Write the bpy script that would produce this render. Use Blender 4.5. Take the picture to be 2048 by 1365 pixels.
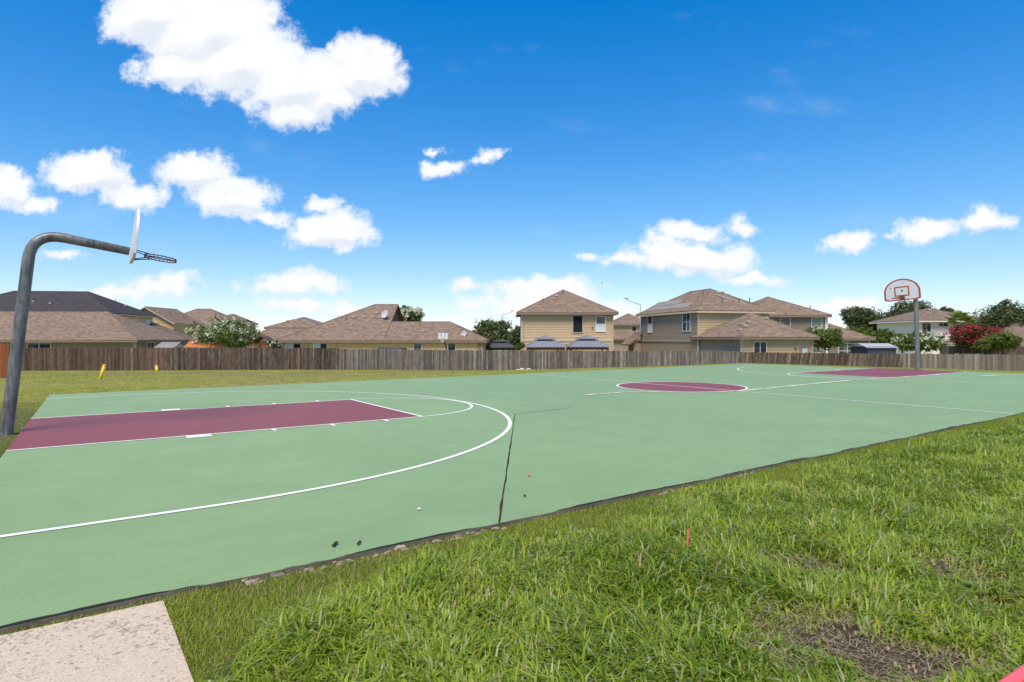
import bpy, math, random
import numpy as np
from mathutils import Vector, Matrix
R = math.radians
rng = np.random.default_rng(7)
random.seed(7)
for o in list(bpy.data.objects): bpy.data.objects.remove(o)
S = bpy.context.scene
COL = S.collection

# ------------------------------------------------------------------ camera
EYE = 1.423; FPX = 1203.2; V0 = 676.6
cd = bpy.data.cameras.new('camera'); cam = bpy.data.objects.new('camera', cd); COL.objects.link(cam)
cam.location = (0, 0, EYE); cam.rotation_euler = (R(90), 0, 0)
cd.sensor_width = 36; cd.lens = FPX / 2048 * 36; cd.shift_y = -5.9 / 2048
cd.clip_start = 0.05; cd.clip_end = 5000
S.camera = cam
S.render.resolution_x = 1024; S.render.resolution_y = 682
S.view_settings.view_transform = 'Standard'; S.view_settings.look = 'None'
S.view_settings.gamma = 1; S.view_settings.use_curve_mapping = False
S.view_settings.exposure = 0.6

# ------------------------------------------------------------------ node helpers
class NT:
    def __init__(s, tree): s.t = tree; s.n = tree.nodes; s.l = tree.links
    def node(s, typ, **kw):
        n = s.n.new(typ)
        for k, v in kw.items(): setattr(n, k, v)
        return n
    def link(s, a, b): s.l.new(a, b)
    def put(s, sock, val):
        if hasattr(val, 'is_linked') or isinstance(val, bpy.types.NodeSocket): s.l.new(val, sock)
        else: sock.default_value = val
    def math(s, op, a, b=None, c=None, clamp=False):
        n = s.node('ShaderNodeMath', operation=op, use_clamp=clamp)
        s.put(n.inputs[0], a)
        if b is not None: s.put(n.inputs[1], b)
        if c is not None: s.put(n.inputs[2], c)
        return n.outputs[0]
    def vmath(s, op, a, b=None, c=None):
        n = s.node('ShaderNodeVectorMath', operation=op)
        s.put(n.inputs[0], a)
        if b is not None: s.put(n.inputs[1], b)
        if c is not None: s.put(n.inputs[2], c)
        return n.outputs['Value'] if op in ('LENGTH', 'DOT_PRODUCT', 'DISTANCE') else n.outputs[0]
    def mix(s, f, a, b, typ='MIX'):
        n = s.node('ShaderNodeMix', data_type='RGBA', blend_type=typ)
        s.put(n.inputs[0], f); s.put(n.inputs[6], a); s.put(n.inputs[7], b)
        return n.outputs[2]
    def noise(s, vec, scale, detail=4, rough=.55, dist=0.0):
        n = s.node('ShaderNodeTexNoise'); s.put(n.inputs['Vector'], vec)
        n.inputs['Scale'].default_value = scale; n.inputs['Detail'].default_value = detail
        n.inputs['Roughness'].default_value = rough; n.inputs['Distortion'].default_value = dist
        return n.outputs['Fac']
    def ramp(s, f, a, b, clampname='LINEAR'):
        n = s.node('ShaderNodeMapRange', interpolation_type='SMOOTHSTEP'); s.put(n.inputs[0], f)
        n.inputs[1].default_value = a; n.inputs[2].default_value = b
        return n.outputs[0]
def c4(c): return (c[0], c[1], c[2], 1)

# ------------------------------------------------------------------ world sky with clouds
SUN_EL, SUN_AZ = R(62), R(194)      # azimuth: clockwise from +Y; light comes from behind
W = bpy.data.worlds.new('World'); S.world = W; W.use_nodes = True
w = NT(W.node_tree); w.n.clear()
sky = w.node('ShaderNodeTexSky', sky_type='NISHITA'); sky.sun_disc = False
sky.sun_elevation = SUN_EL; sky.sun_rotation = SUN_AZ; sky.air_density = 1.0; sky.dust_density = .05; sky.ozone_density = 3.0
hs = w.node('ShaderNodeHueSaturation'); hs.inputs['Saturation'].default_value = 1.42; hs.inputs['Value'].default_value = 1.0
skc = w.vmath('MULTIPLY', sky.outputs[0], (.92, .98, 1.17))
skc = w.vmath('DIVIDE', skc, w.vmath('MULTIPLY_ADD', skc, (.085, .085, .085), (1, 1, 1)))     # the camera's soft shoulder
w.link(skc, hs.inputs['Color'])
bg = w.node('ShaderNodeBackground'); w.link(hs.outputs[0], bg.inputs[0]); bg.inputs[1].default_value = .15
tc = w.node('ShaderNodeTexCoord'); sp = w.node('ShaderNodeSeparateXYZ'); w.link(tc.outputs['Generated'], sp.inputs[0])
ay = w.math('MAXIMUM', w.math('ABSOLUTE', sp.outputs[1]), .03)
px = w.math('DIVIDE', sp.outputs[0], ay); pz = w.math('DIVIDE', sp.outputs[2], ay)
cb = w.node('ShaderNodeCombineXYZ'); w.link(px, cb.inputs[0]); w.link(pz, cb.inputs[1]); p = cb.outputs[0]
nd = w.node('ShaderNodeTexNoise'); w.link(p, nd.inputs['Vector']); nd.inputs['Scale'].default_value = 13; nd.inputs['Detail'].default_value = 7; nd.inputs['Roughness'].default_value = .58
off = w.vmath('MULTIPLY', w.vmath('SUBTRACT', nd.outputs['Color'], (.5, .5, .5)), (.085, .06, 0))
pd = w.vmath('ADD', p, off)
CL = [(300, 25, 95, 60), (420, 55, 150, 85), (480, 120, 150, 75), (350, 140, 85, 40), (590, 165, 130, 65), (725, 140, 85, 62), (590, 225, 85, 35), (660, 200, 80, 40),
      (20, 370, 55, 40), (70, 405, 60, 18), (180, 345, 95, 42), (265, 390, 75, 30), (385, 340, 85, 40), (460, 390, 95, 42), (530, 430, 60, 18), (660, 460, 98, 36),
      (640, 405, 40, 16), (890, 334, 48, 17), (872, 298, 26, 9), (980, 316, 30, 14), (600, 566, 115, 24), (610, 607, 115, 16), (330, 572, 80, 22), (240, 590, 90, 14),
      (700, 625, 90, 18), (930, 574, 36, 14), (1090, 585, 125, 32), (1050, 612, 130, 24), (1230, 615, 70, 16), (1375, 465, 78, 20), (1390, 516, 145, 36), (1185, 508, 42, 10),
      (1260, 520, 60, 16), (1488, 454, 48, 15), (1495, 561, 75, 15), (1695, 485, 56, 22), (1850, 458, 70, 26), (1965, 440, 66, 28), (1790, 470, 28, 8), (1690, 612, 95, 22), (130, 512, 36, 9), (1330, 485, 40, 14)]
def heap(pd):
    acc = None
    for (u, v, rx, ry) in CL:
        rx *= 1.13; ry *= 1.22
        q = w.vmath('MULTIPLY_ADD', pd, (FPX / rx, FPX / ry, 0), (-(u - 1024) / rx, -(V0 - v) / ry, 0))
        k = (ry / 48) ** .5
        val = w.math('MULTIPLY_ADD', w.vmath('LENGTH', q), -k, k)          # positive in the heart, 0 on the rim
        acc = val if acc is None else w.math('SMOOTH_MAX', acc, val, .1)
    return acc
acc = heap(pd); above = heap(w.vmath('ADD', pd, (-.004, .022, 0)))
n2 = w.noise(p, 30, 10, .66)
n3 = w.noise(p, 9, 5, .5)
det = w.math('ADD', w.math('MULTIPLY_ADD', n2, 1.25, -.68), w.math('MULTIPLY_ADD', n3, .5, -.25))
dens = w.math('ADD', acc, det)
mask = w.ramp(dens, -.10, .36)
wisp = w.math('MULTIPLY', w.ramp(w.noise(w.vmath('MULTIPLY', p, (1, 2.6, 1)), 3.1, 8, .62), .55, .85), .25)   # faint veil
mask = w.math('MAXIMUM', mask, wisp)
thick = w.ramp(dens, .05, .6)
ccol = w.mix(thick, c4((.86, .92, 1.0)), c4((1.0, 1.0, 1.0)))
under = w.math('MULTIPLY', w.ramp(w.math('ADD', w.math('SUBTRACT', above, acc), w.math('MULTIPLY_ADD', n2, .5, -.25)), .02, .42), w.ramp(acc, .05, .4))
ccol = w.mix(w.math('MULTIPLY', under, .5), ccol, c4((.62, .70, .84)))
ccol = w.mix(w.math('MULTIPLY', w.ramp(w.noise(p, 18, 7, .6), .5, .78), .22), ccol, c4((.70, .77, .90)))
bgc = w.node('ShaderNodeBackground'); w.link(ccol, bgc.inputs[0]); bgc.inputs[1].default_value = .68
up = w.ramp(sp.outputs[2], .0, .015)
ms = w.node('ShaderNodeMixShader'); w.link(w.math('MULTIPLY', w.math('MULTIPLY', mask, up), .97), ms.inputs[0]); w.link(bg.outputs[0], ms.inputs[1]); w.link(bgc.outputs[0], ms.inputs[2])
wo = w.node('ShaderNodeOutputWorld'); w.link(ms.outputs[0], wo.inputs[0])
W.cycles.sampling_method = 'MANUAL'; W.cycles.sample_map_resolution = 1024

# ------------------------------------------------------------------ sun (veiled by thin cloud: soft shadows)
sd = bpy.data.lights.new('sun', 'SUN'); sd.energy = 3.5; sd.angle = R(30); sd.color = (1, .885, .72)
sun = bpy.data.objects.new('sun', sd); COL.objects.link(sun)
sdir = Vector((math.sin(SUN_AZ) * math.cos(SUN_EL), math.cos(SUN_AZ) * math.cos(SUN_EL), math.sin(SUN_EL)))
sun.rotation_euler = sdir.to_track_quat('Z', 'Y').to_euler(); sun.location = sdir * 60

# ------------------------------------------------------------------ object helpers
def tag(o, label=None, cat=None, group=None, kind=None):
    if label: o['label'] = label
    if cat: o['category'] = cat
    if group: o['group'] = group
    if kind: o['kind'] = kind
    return o
def mesh(name, V, Fc, mat, parent=None, smooth=False, loc=None, mats=None, mi=None):
    m = bpy.data.meshes.new(name); m.from_pydata([tuple(v) for v in V], [], Fc)
    if mats:
        for k in mats: m.materials.append(k)
        m.polygons.foreach_set('material_index', mi)
    else: m.materials.append(mat)
    if smooth: m.polygons.foreach_set('use_smooth', [True] * len(m.polygons))
    m.update()
    o = bpy.data.objects.new(name, m); COL.objects.link(o)
    if parent: o.parent = parent
    if loc: o.location = loc
    return o
def empty(name, loc=(0, 0, 0), rz=0.0):
    o = bpy.data.objects.new(name, None); COL.objects.link(o); o.location = loc; o.rotation_euler = (0, 0, rz); o.empty_display_size = .3
    return o
def inst(name, data, parent, M=None):
    o = bpy.data.objects.new(name, data); COL.objects.link(o); o.parent = parent
    if M is not None: o.matrix_local = M
    return o
class MB:
    def __init__(s): s.v = []; s.f = []
    def box(s, x0, x1, y0, y1, z0, z1):
        b = len(s.v)
        s.v += [(x0, y0, z0), (x1, y0, z0), (x1, y1, z0), (x0, y1, z0), (x0, y0, z1), (x1, y0, z1), (x1, y1, z1), (x0, y1, z1)]
        s.f += [tuple(b + i for i in q) for q in ((0, 3, 2, 1), (4, 5, 6, 7), (0, 1, 5, 4), (1, 2, 6, 5), (2, 3, 7, 6), (3, 0, 4, 7))]
        return s
    def tube(s, pts, rad, n=10, caps=True):
        pts = [Vector(p) for p in pts]; k = len(pts); rad = rad if hasattr(rad, '__len__') else [rad] * k
        b = len(s.v); prev = None
        for i, pnt in enumerate(pts):
            t = (pts[min(i + 1, k - 1)] - pts[max(i - 1, 0)]).normalized()
            if prev is None: a = t.orthogonal().normalized()
            else: a = (prev - t * prev.dot(t)).normalized()
            prev = a; c = t.cross(a)
            for j in range(n):
                q = 2 * math.pi * j / n
                s.v.append(tuple(pnt + (a * math.cos(q) + c * math.sin(q)) * rad[i]))
        for i in range(k - 1):
            for j in range(n):
                s.f.append((b + i * n + j, b + i * n + (j + 1) % n, b + (i + 1) * n + (j + 1) % n, b + (i + 1) * n + j))
        if caps:
            s.f.append(tuple(b + j for j in range(n))[::-1]); s.f.append(tuple(b + (k - 1) * n + j for j in range(n)))
        return s
    def prism(s, poly, z0, z1):
        b = len(s.v); n = len(poly)
        s.v += [(x, y, z0) for x, y in poly] + [(x, y, z1) for x, y in poly]
        s.f.append(tuple(b + i for i in range(n))[::-1]); s.f.append(tuple(b + n + i for i in range(n)))
        for i in range(n): j = (i + 1) % n; s.f.append((b + i, b + j, b + n + j, b + n + i))
        return s
    def build(s, name, mat, parent=None, smooth=False): return mesh(name, s.v, s.f, mat, parent, smooth)
def box(name, mat, parent, *a): return MB().box(*a).build(name, mat, parent)

# pixel <-> place: the photograph's columns and rows, used to survey where things stand
def X(u, d): return (u - 1024) / FPX * d
def Z(v, d): return EYE + (V0 - v) / FPX * d
def G(u, v, z=0.0):
    d = FPX * (EYE - z) / (v - V0); return ((u - 1024) / FPX * d, d)
YAW = .963; SX, CX_ = math.sin(YAW), math.cos(YAW)
def C(x, y):
    return ((x - .906) * SX - (y + 11.701) * CX_, (x - .906) * CX_ + (y + 11.701) * SX)

# ------------------------------------------------------------------ materials
def mat(name, col, rough=.7, spec=.4, metal=0.0):
    m = bpy.data.materials.new(name); m.use_nodes = True; t = NT(m.node_tree)
    b = t.n['Principled BSDF']; b.inputs['Base Color'].default_value = c4(col); b.inputs['Roughness'].default_value = rough
    b.inputs['Specular IOR Level'].default_value = spec; b.inputs['Metallic'].default_value = metal
    return m, t, b
def bump(t, b, h, strength=.3, dist=.01):
    n = t.node('ShaderNodeBump'); n.inputs['Strength'].default_value = strength; n.inputs['Distance'].default_value = dist
    t.link(h, n.inputs['Height']); t.link(n.outputs[0], b.inputs['Normal'])
def varied(name, col, amt=.12, scale=3, rough=.75, spec=.3, rand=.0, stretch=(1, 1, 1), metal=0.0, bumpk=0, fine=40):
    """a base colour broken up by large and small noise, and by a shade of its own for each piece"""
    m, t, b = mat(name, col, rough, spec, metal)
    tc = t.node('ShaderNodeTexCoord'); v = t.vmath('MULTIPLY', tc.outputs['Object'], stretch)
    oi = t.node('ShaderNodeObjectInfo')
    v2 = t.vmath('ADD', v, t.vmath('MULTIPLY', oi.outputs['Location'], (1, 1, 1)))
    a = t.noise(v2, scale, 5, .6); f = t.noise(v2, fine, 3, .6)
    k = t.math('ADD', t.math('MULTIPLY_ADD', a, 2 * amt, 1 - amt), t.math('MULTIPLY_ADD', f, amt, -amt / 2))
    if rand: k = t.math('MULTIPLY', k, t.math('MULTIPLY_ADD', oi.outputs['Random'], 2 * rand, 1 - rand))
    c = t.vmath('MULTIPLY', c4(col)[:3], (1, 1, 1)); cc = t.node('ShaderNodeVectorMath', operation='SCALE'); t.link(c, cc.inputs[0]); t.link(k, cc.inputs['Scale'])
    t.link(cc.outputs[0], b.inputs['Base Color'])
    if bumpk: bump(t, b, f, bumpk, .004)
    return m
def shingle(name, col, amt=.25):
    m, t, b = mat(name, col, .92, .2)
    tc = t.node('ShaderNodeTexCoord'); o = tc.outputs['Object']
    # courses follow height on the slope; each tab has its own shade
    sx = t.node('ShaderNodeSeparateXYZ'); t.link(o, sx.inputs[0])
    row = t.math('FLOOR', t.math('MULTIPLY', sx.outputs[2], 13.5))
    al = t.math('ADD', t.math('MULTIPLY', sx.outputs[0], 3.1), t.math('MULTIPLY', sx.outputs[1], 3.1))
    cell = t.math('FLOOR', t.math('ADD', al, t.math('MULTIPLY', row, .37)))
    cv = t.node('ShaderNodeCombineXYZ'); t.link(cell, cv.inputs[0]); t.link(row, cv.inputs[1])
    wn = t.node('ShaderNodeTexWhiteNoise', noise_dimensions='2D'); t.link(cv.outputs[0], wn.inputs['Vector'])
    fr = t.math('FRACT', t.math('MULTIPLY', sx.outputs[2], 13.5))
    edge = t.ramp(fr, 0, .22)
    big = t.noise(o, .7, 4, .6)
    streak = t.noise(t.vmath('MULTIPLY', o, (1.2, 1.2, 6)), 1.6, 4, .6)
    k = t.math('ADD', t.math('MULTIPLY_ADD', wn.outputs[0], amt * 1.3, 1 - amt * .65), t.math('MULTIPLY_ADD', big, .3, -.15))
    k = t.math('ADD', k, t.math('MULTIPLY_ADD', streak, .5, -.25))
    k = t.math('MULTIPLY', k, t.math('MULTIPLY_ADD', edge, .22, .80))
    cc = t.node('ShaderNodeVectorMath', operation='SCALE'); cc.inputs[0].default_value = col; t.link(k, cc.inputs['Scale'])
    t.link(cc.outputs[0], b.inputs['Base Color'])
    bump(t, b, fr, .5, .02)
    return m
M = {}
M['roof_tan'] = shingle('shingle_tan', (.20, .143, .106), .4); M['roof_char'] = shingle('shingle_charcoal', (.052, .047, .052), .3); M['roof_grey'] = shingle('shingle_grey', (.24, .225, .21), .15)
M['roof_brown'] = shingle('shingle_brown', (.185, .137, .104), .4)
for k, c in dict(tan=(.55, .41, .255), cream=(.70, .49, .255), taupe=(.34, .27, .21), taupe2=(.25, .212, .175), brown=(.33, .235, .15), yellow=(.74, .50, .235), white=(.78, .75, .71), brick=(.33, .24, .18)).items():
    M['w_' + k] = varied('siding_' + k, (c[0], c[1] * .97, c[2] * .92), .09, 1.2, .7, .3, rand=.035, stretch=(1, 1, 3), fine=14)
M['trim'] = varied('trim_paint', (.55, .46, .35), .06, 2, .6, .4); M['trim_white'] = varied('white_trim', (.76, .75, .73), .05, 2, .55, .4)
M['fascia'] = varied('fascia_paint', (.22, .175, .13), .08, 2, .6, .35)
M['vent'] = varied('vent_metal', (.50, .43, .38), .1, 5, .5, .4); M['pipe'] = varied('vent_pipe', (.14, .12, .11), .1, 8, .6, .4)
m, t, b = mat('window_glass', (.035, .045, .05), .06, .6); M['glass'] = m
tc = t.node('ShaderNodeTexCoord'); oi = t.node('ShaderNodeObjectInfo')
t.link(t.mix(t.ramp(t.math('ADD', t.noise(t.vmath('ADD', tc.outputs['Object'], oi.outputs['Location']), 1.4, 3), t.math('MULTIPLY_ADD', oi.outputs['Random'], .3, -.15)), .45, .6), c4((.03, .036, .04)), c4((.13, .16, .165))), b.inputs['Base Color'])
M['blind'] = varied('window_blind', (.62, .64, .66), .05, 3, .5, .4); M['screen'] = varied('sun_screen', (.02, .02, .022), .15, 6, .85, .2)

def wood(name, col, grey=.3, rand=.22):
    m, t, b = mat(name, col, .9, .15)
    tc = t.node('ShaderNodeTexCoord'); oi = t.node('ShaderNodeObjectInfo')
    o = t.vmath('ADD', tc.outputs['Object'], t.vmath('MULTIPLY', oi.outputs['Location'], (3.7, 1.9, 0)))
    g = t.noise(t.vmath('MULTIPLY', o, (1, 1, .06)), 55, 5, .65); st = t.noise(t.vmath('MULTIPLY', o, (1, 1, .35)), 5, 5, .65)
    col2 = tuple(x * (1 - grey) + y * grey for x, y in zip(col, (.26, .235, .215)))
    cl = t.mix(t.ramp(st, .38, .68), c4(col), c4(col2))
    k = t.math('MULTIPLY', t.math('MULTIPLY_ADD', g, .7, .62), t.math('MULTIPLY_ADD', oi.outputs['Random'], 2 * rand, 1 - rand))
    # a few boards are pale or nearly black
    odd = t.math('GREATER_THAN', t.math('FRACT', t.math('MULTIPLY', oi.outputs['Random'], 17.3)), .9)
    k = t.math('MULTIPLY', k, t.math('MULTIPLY_ADD', odd, .5, 1.0))
    cc = t.node('ShaderNodeVectorMath', operation='SCALE'); t.link(cl, cc.inputs[0]); t.link(k, cc.inputs['Scale'])
    t.link(cc.outputs[0], b.inputs['Base Color']); bump(t, b, g, .4, .004)
    return m
M['f_brown'] = wood('fence_wood_redbrown', (.105, .062, .044), .2, .36); M['f_dark'] = wood('fence_wood_dark', (.078, .05, .036), .30, .42)
M['f_grey'] = wood('fence_wood_grey', (.125, .105, .092), .5, .40); M['f_lean'] = wood('fence_wood_leaning', (.095, .066, .047), .28, .42)
M['f_pale'] = wood('fence_wood_pale', (.19, .152, .122), .4, .34); M['f_stain'] = wood('fence_wood_stained', (.26, .085, .04), .03, .1)
M['f_back'] = wood('fence_wood_back', (.085, .066, .055), .3, .2); M['wood_red'] = wood('playset_wood', (.25, .075, .04), .1)

def court_paint(name, col, worn, amt=.15):
    m, t, b = mat(name, col, .56, .5)
    tc = t.node('ShaderNodeTexCoord'); o = tc.outputs['Object']
    big = t.noise(o, .22, 4, .55); mid = t.noise(o, 1.3, 5, .6, .6); grain = t.noise(o, 130, 3, .75); g2 = t.noise(o, 42, 4, .75)
    swirl = t.noise(t.vmath('MULTIPLY', o, (1, 3.2, 1)), .8, 4, .6, 1.6)
    k = t.math('ADD', t.math('MULTIPLY_ADD', big, amt * 2, 1 - amt), t.math('MULTIPLY_ADD', mid, amt * 1.6, -amt * .8))
    k = t.math('ADD', k, t.math('MULTIPLY_ADD', swirl, amt * 1.4, -amt * .7))
    k = t.math('ADD', k, t.math('MULTIPLY_ADD', grain, .6, -.30)); k = t.math('ADD', k, t.math('MULTIPLY_ADD', g2, .5, -.25))
    cl = t.mix(t.ramp(t.math('ADD', t.math('MULTIPLY', mid, .6), t.math('MULTIPLY', g2, .4)), .58, .78), c4(col), c4(worn))
    cc = t.node('ShaderNodeVectorMath', operation='SCALE'); t.link(cl, cc.inputs[0]); t.link(k, cc.inputs['Scale'])
    # scattered dark specks and pale scuffs
    vo = t.node('ShaderNodeTexVoronoi'); t.link(o, vo.inputs['Vector']); vo.inputs['Scale'].default_value = 2.1
    sp_ = t.math('LESS_THAN', t.math('ADD', vo.outputs['Distance'], t.math('MULTIPLY', g2, .03)), .028)
    c2 = t.mix(t.math('MULTIPLY', sp_, .75), cc.outputs[0], c4((.05, .055, .05)))
    sc = t.ramp(t.noise(t.vmath('MULTIPLY', o, (1.6, 7, 1)), 2.3, 7, .7, .8), .70, .78)
    c3 = t.mix(t.math('MULTIPLY', sc, .22), c2, c4((.46, .52, .44)))
    t.link(c3, b.inputs['Base Color']); bump(t, b, t.math('ADD', grain, g2), .35, .003)
    return m
M['green'] = court_paint('court_green_paint', (.205, .305, .128), (.26, .345, .178))
M['maroon'] = court_paint('court_maroon_paint', (.205, .050, .047), (.28, .11, .09), .16)
M['line'] = varied('court_line_paint', (.80, .79, .77), .06, 2.5, .6, .4, fine=120)
M['filler'] = varied('crack_filler', (.55, .56, .40), .15, 3, .7, .3)
M['crack'] = varied('crack_dirt', (.035, .03, .022), .3, 8, .95, .1)
M['slabside'] = varied('slab_edge_concrete', (.15, .12, .095), .85, 3, .95, .1, fine=50, bumpk=.8)
M['rubble'] = varied('broken_concrete', (.34, .28, .23), .5, 9, .95, .1, fine=50, bumpk=.8)
M['tar'] = varied('edge_tar', (.022, .022, .02), .4, 20, .9, .2, fine=90, bumpk=.8)
m, t, b = mat('pad_concrete', (.52, .44, .36), .88, .25); M['concrete'] = m
tc = t.node('ShaderNodeTexCoord'); o = tc.outputs['Object']
f = t.noise(o, 150, 3, .7); g = t.noise(o, 42, 4, .75); h = t.noise(o, 2.2, 5, .6)
cl = t.mix(t.ramp(f, .35, .7), c4((.44, .345, .25)), c4((.64, .535, .42)))
cl = t.mix(t.math('MULTIPLY', t.ramp(g, .60, .72), .55), cl, c4((.34, .24, .16)))
cl = t.mix(t.math('MULTIPLY', t.ramp(t.math('MULTIPLY', g, t.math('ADD', h, .45)), .49, .63), .75), cl, c4((.12, .10, .08)))
cl = t.mix(t.math('MULTIPLY', t.ramp(h, .35, .75), .25), cl, c4((.64, .53, .42)))
t.link(cl, b.inputs['Base Color']); bump(t, b, t.math('ADD', f, g), .5, .006)
def galv(name, a, bcol):
    m, t, b = mat(name, a, .5, .5, .35)
    tc = t.node('ShaderNodeTexCoord'); o = tc.outputs['Object']
    n = t.noise(o, 3, 6, .65); st = t.noise(t.vmath('MULTIPLY', o, (1, 1, .12)), 24, 5, .7); sp_ = t.noise(o, 60, 4, .7)
    cl = t.mix(t.ramp(t.math('ADD', t.math('MULTIPLY', n, .5), t.math('MULTIPLY', st, .5)), .38, .62), c4(a), c4(bcol))
    cl = t.mix(t.math('MULTIPLY', t.ramp(sp_, .62, .72), .5), cl, c4((.42, .42, .41)))
    t.link(cl, b.inputs['Base Color']); t.link(t.math('MULTIPLY_ADD', n, .3, .35), b.inputs['Roughness']); bump(t, b, sp_, .15, .003)
    return m
M['galv'] = galv('weathered_steel', (.085, .085, .085), (.24, .235, .225)); M['galv2'] = galv('grey_steel', (.17, .175, .18), (.27, .275, .275))
M['board'] = varied('backboard_paint', (.70, .70, .71), .07, 4, .5, .4, fine=30); M['board_red'] = varied('backboard_red', (.48, .065, .035), .1, 6, .5, .4)
M['rust'] = varied('rusty_iron', (.17, .065, .035), .35, 14, .8, .3); M['darkmetal'] = varied('dark_metal', (.035, .035, .038), .2, 6, .5, .5)
M['yellow'] = varied('yellow_paint', (.80, .50, .015), .08, 6, .45, .5); M['pink'] = varied('red_plastic', (.75, .11, .13), .1, 8, .4, .5)
M['gaz'] = varied('gazebo_metal_roof', (.19, .195, .225), .12, 2, .45, .5, stretch=(3, 3, .3)); M['gaz2'] = varied('gazebo_fabric', (.065, .065, .075), .12, 3, .8, .2)
M['cedar'] = varied('cedar_frame', (.26, .12, .07), .2, 5, .75, .3); M['shedroof'] = varied('shed_metal_roof', (.40, .38, .39), .1, 3, .5, .4); M['shedwall'] = varied('shed_blue_wall', (.055, .06, .085), .1, 3, .6, .3)
M['orange'] = shingle('shingle_orange', (.40, .155, .06), .3); M['stone'] = varied('pale_stone', (.52, .48, .43), .2, 6, .9, .2); M['lampgrey'] = varied('lamp_steel', (.30, .31, .32), .05, 4, .45, .5)
M['dish'] = varied('dish_grey', (.50, .50, .52), .06, 4, .5, .4); M['bark'] = varied('bark', (.13, .10, .075), .3, 8, .95, .1, stretch=(1, 1, .3)); M['blue'] = varied('blue_plastic', (.03, .06, .2), .1, 4, .5, .4)

def leafmat(name, trans=.35, rough=.55):
    m, t, b = mat(name, (.08, .13, .03), rough, .3)
    at = t.node('ShaderNodeAttribute', attribute_name='tint')
    t.link(at.outputs['Color'], b.inputs['Base Color'])
    tr = t.node('ShaderNodeBsdfTranslucent'); t.link(t.mix(.5, at.outputs['Color'], at.outputs['Color'], 'ADD'), tr.inputs[0])
    mx = t.node('ShaderNodeMixShader'); mx.inputs[0].default_value = trans
    t.link(b.outputs[0], mx.inputs[1]); t.link(tr.outputs[0], mx.inputs[2]); t.link(mx.outputs[0], t.n['Material Output'].inputs[0])
    return m
M['leaf'] = leafmat('foliage', .3); M['grass'] = leafmat('grass_blade', .38, .45)

# ------------------------------------------------------------------ numpy value noise
_tab = rng.random((256, 256))
def vn(x, y, s, o=0):
    x = np.asarray(x) * s + 37.3 + o * 11.7; y = np.asarray(y) * s + 91.1 + o * 5.3
    xi = np.floor(x).astype(int); yi = np.floor(y).astype(int); fx = x - xi; fy = y - yi
    fx = fx * fx * (3 - 2 * fx); fy = fy * fy * (3 - 2 * fy)
    a = _tab[xi % 256, yi % 256]; b = _tab[(xi + 1) % 256, yi % 256]; c = _tab[xi % 256, (yi + 1) % 256]; d = _tab[(xi + 1) % 256, (yi + 1) % 256]
    return (a * (1 - fx) + b * fx) * (1 - fy) + (c * (1 - fx) + d * fx) * fy
def fbm(x, y, s, n=4, o=0): return sum(vn(x, y, s * 2 ** i, o + i) / 2 ** i for i in range(n)) / sum(1 / 2 ** i for i in range(n))
def sstep(t): t = np.clip(t, 0, 1); return t * t * (3 - 2 * t)
def inside(px_, py_, poly):
    r = np.zeros(px_.shape, bool); n = len(poly)
    for i in range(n):
        x0, y0 = poly[i]; x1, y1 = poly[(i + 1) % n]
        cnd = (y0 > py_) != (y1 > py_)
        r ^= cnd & (px_ < (x1 - x0) * (py_ - y0) / (y1 - y0 + 1e-12) + x0)
    return r
def segdist(px_, py_, a, b):
    ax, ay_ = a; bx, by = b; dx, dy = bx - ax, by - ay_
    t = np.clip(((px_ - ax) * dx + (py_ - ay_) * dy) / (dx * dx + dy * dy), 0, 1)
    return np.hypot(px_ - ax - t * dx, py_ - ay_ - t * dy)

PADA, PADB = C(1.22, -7.9), G(388, 1372, -.03)
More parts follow.
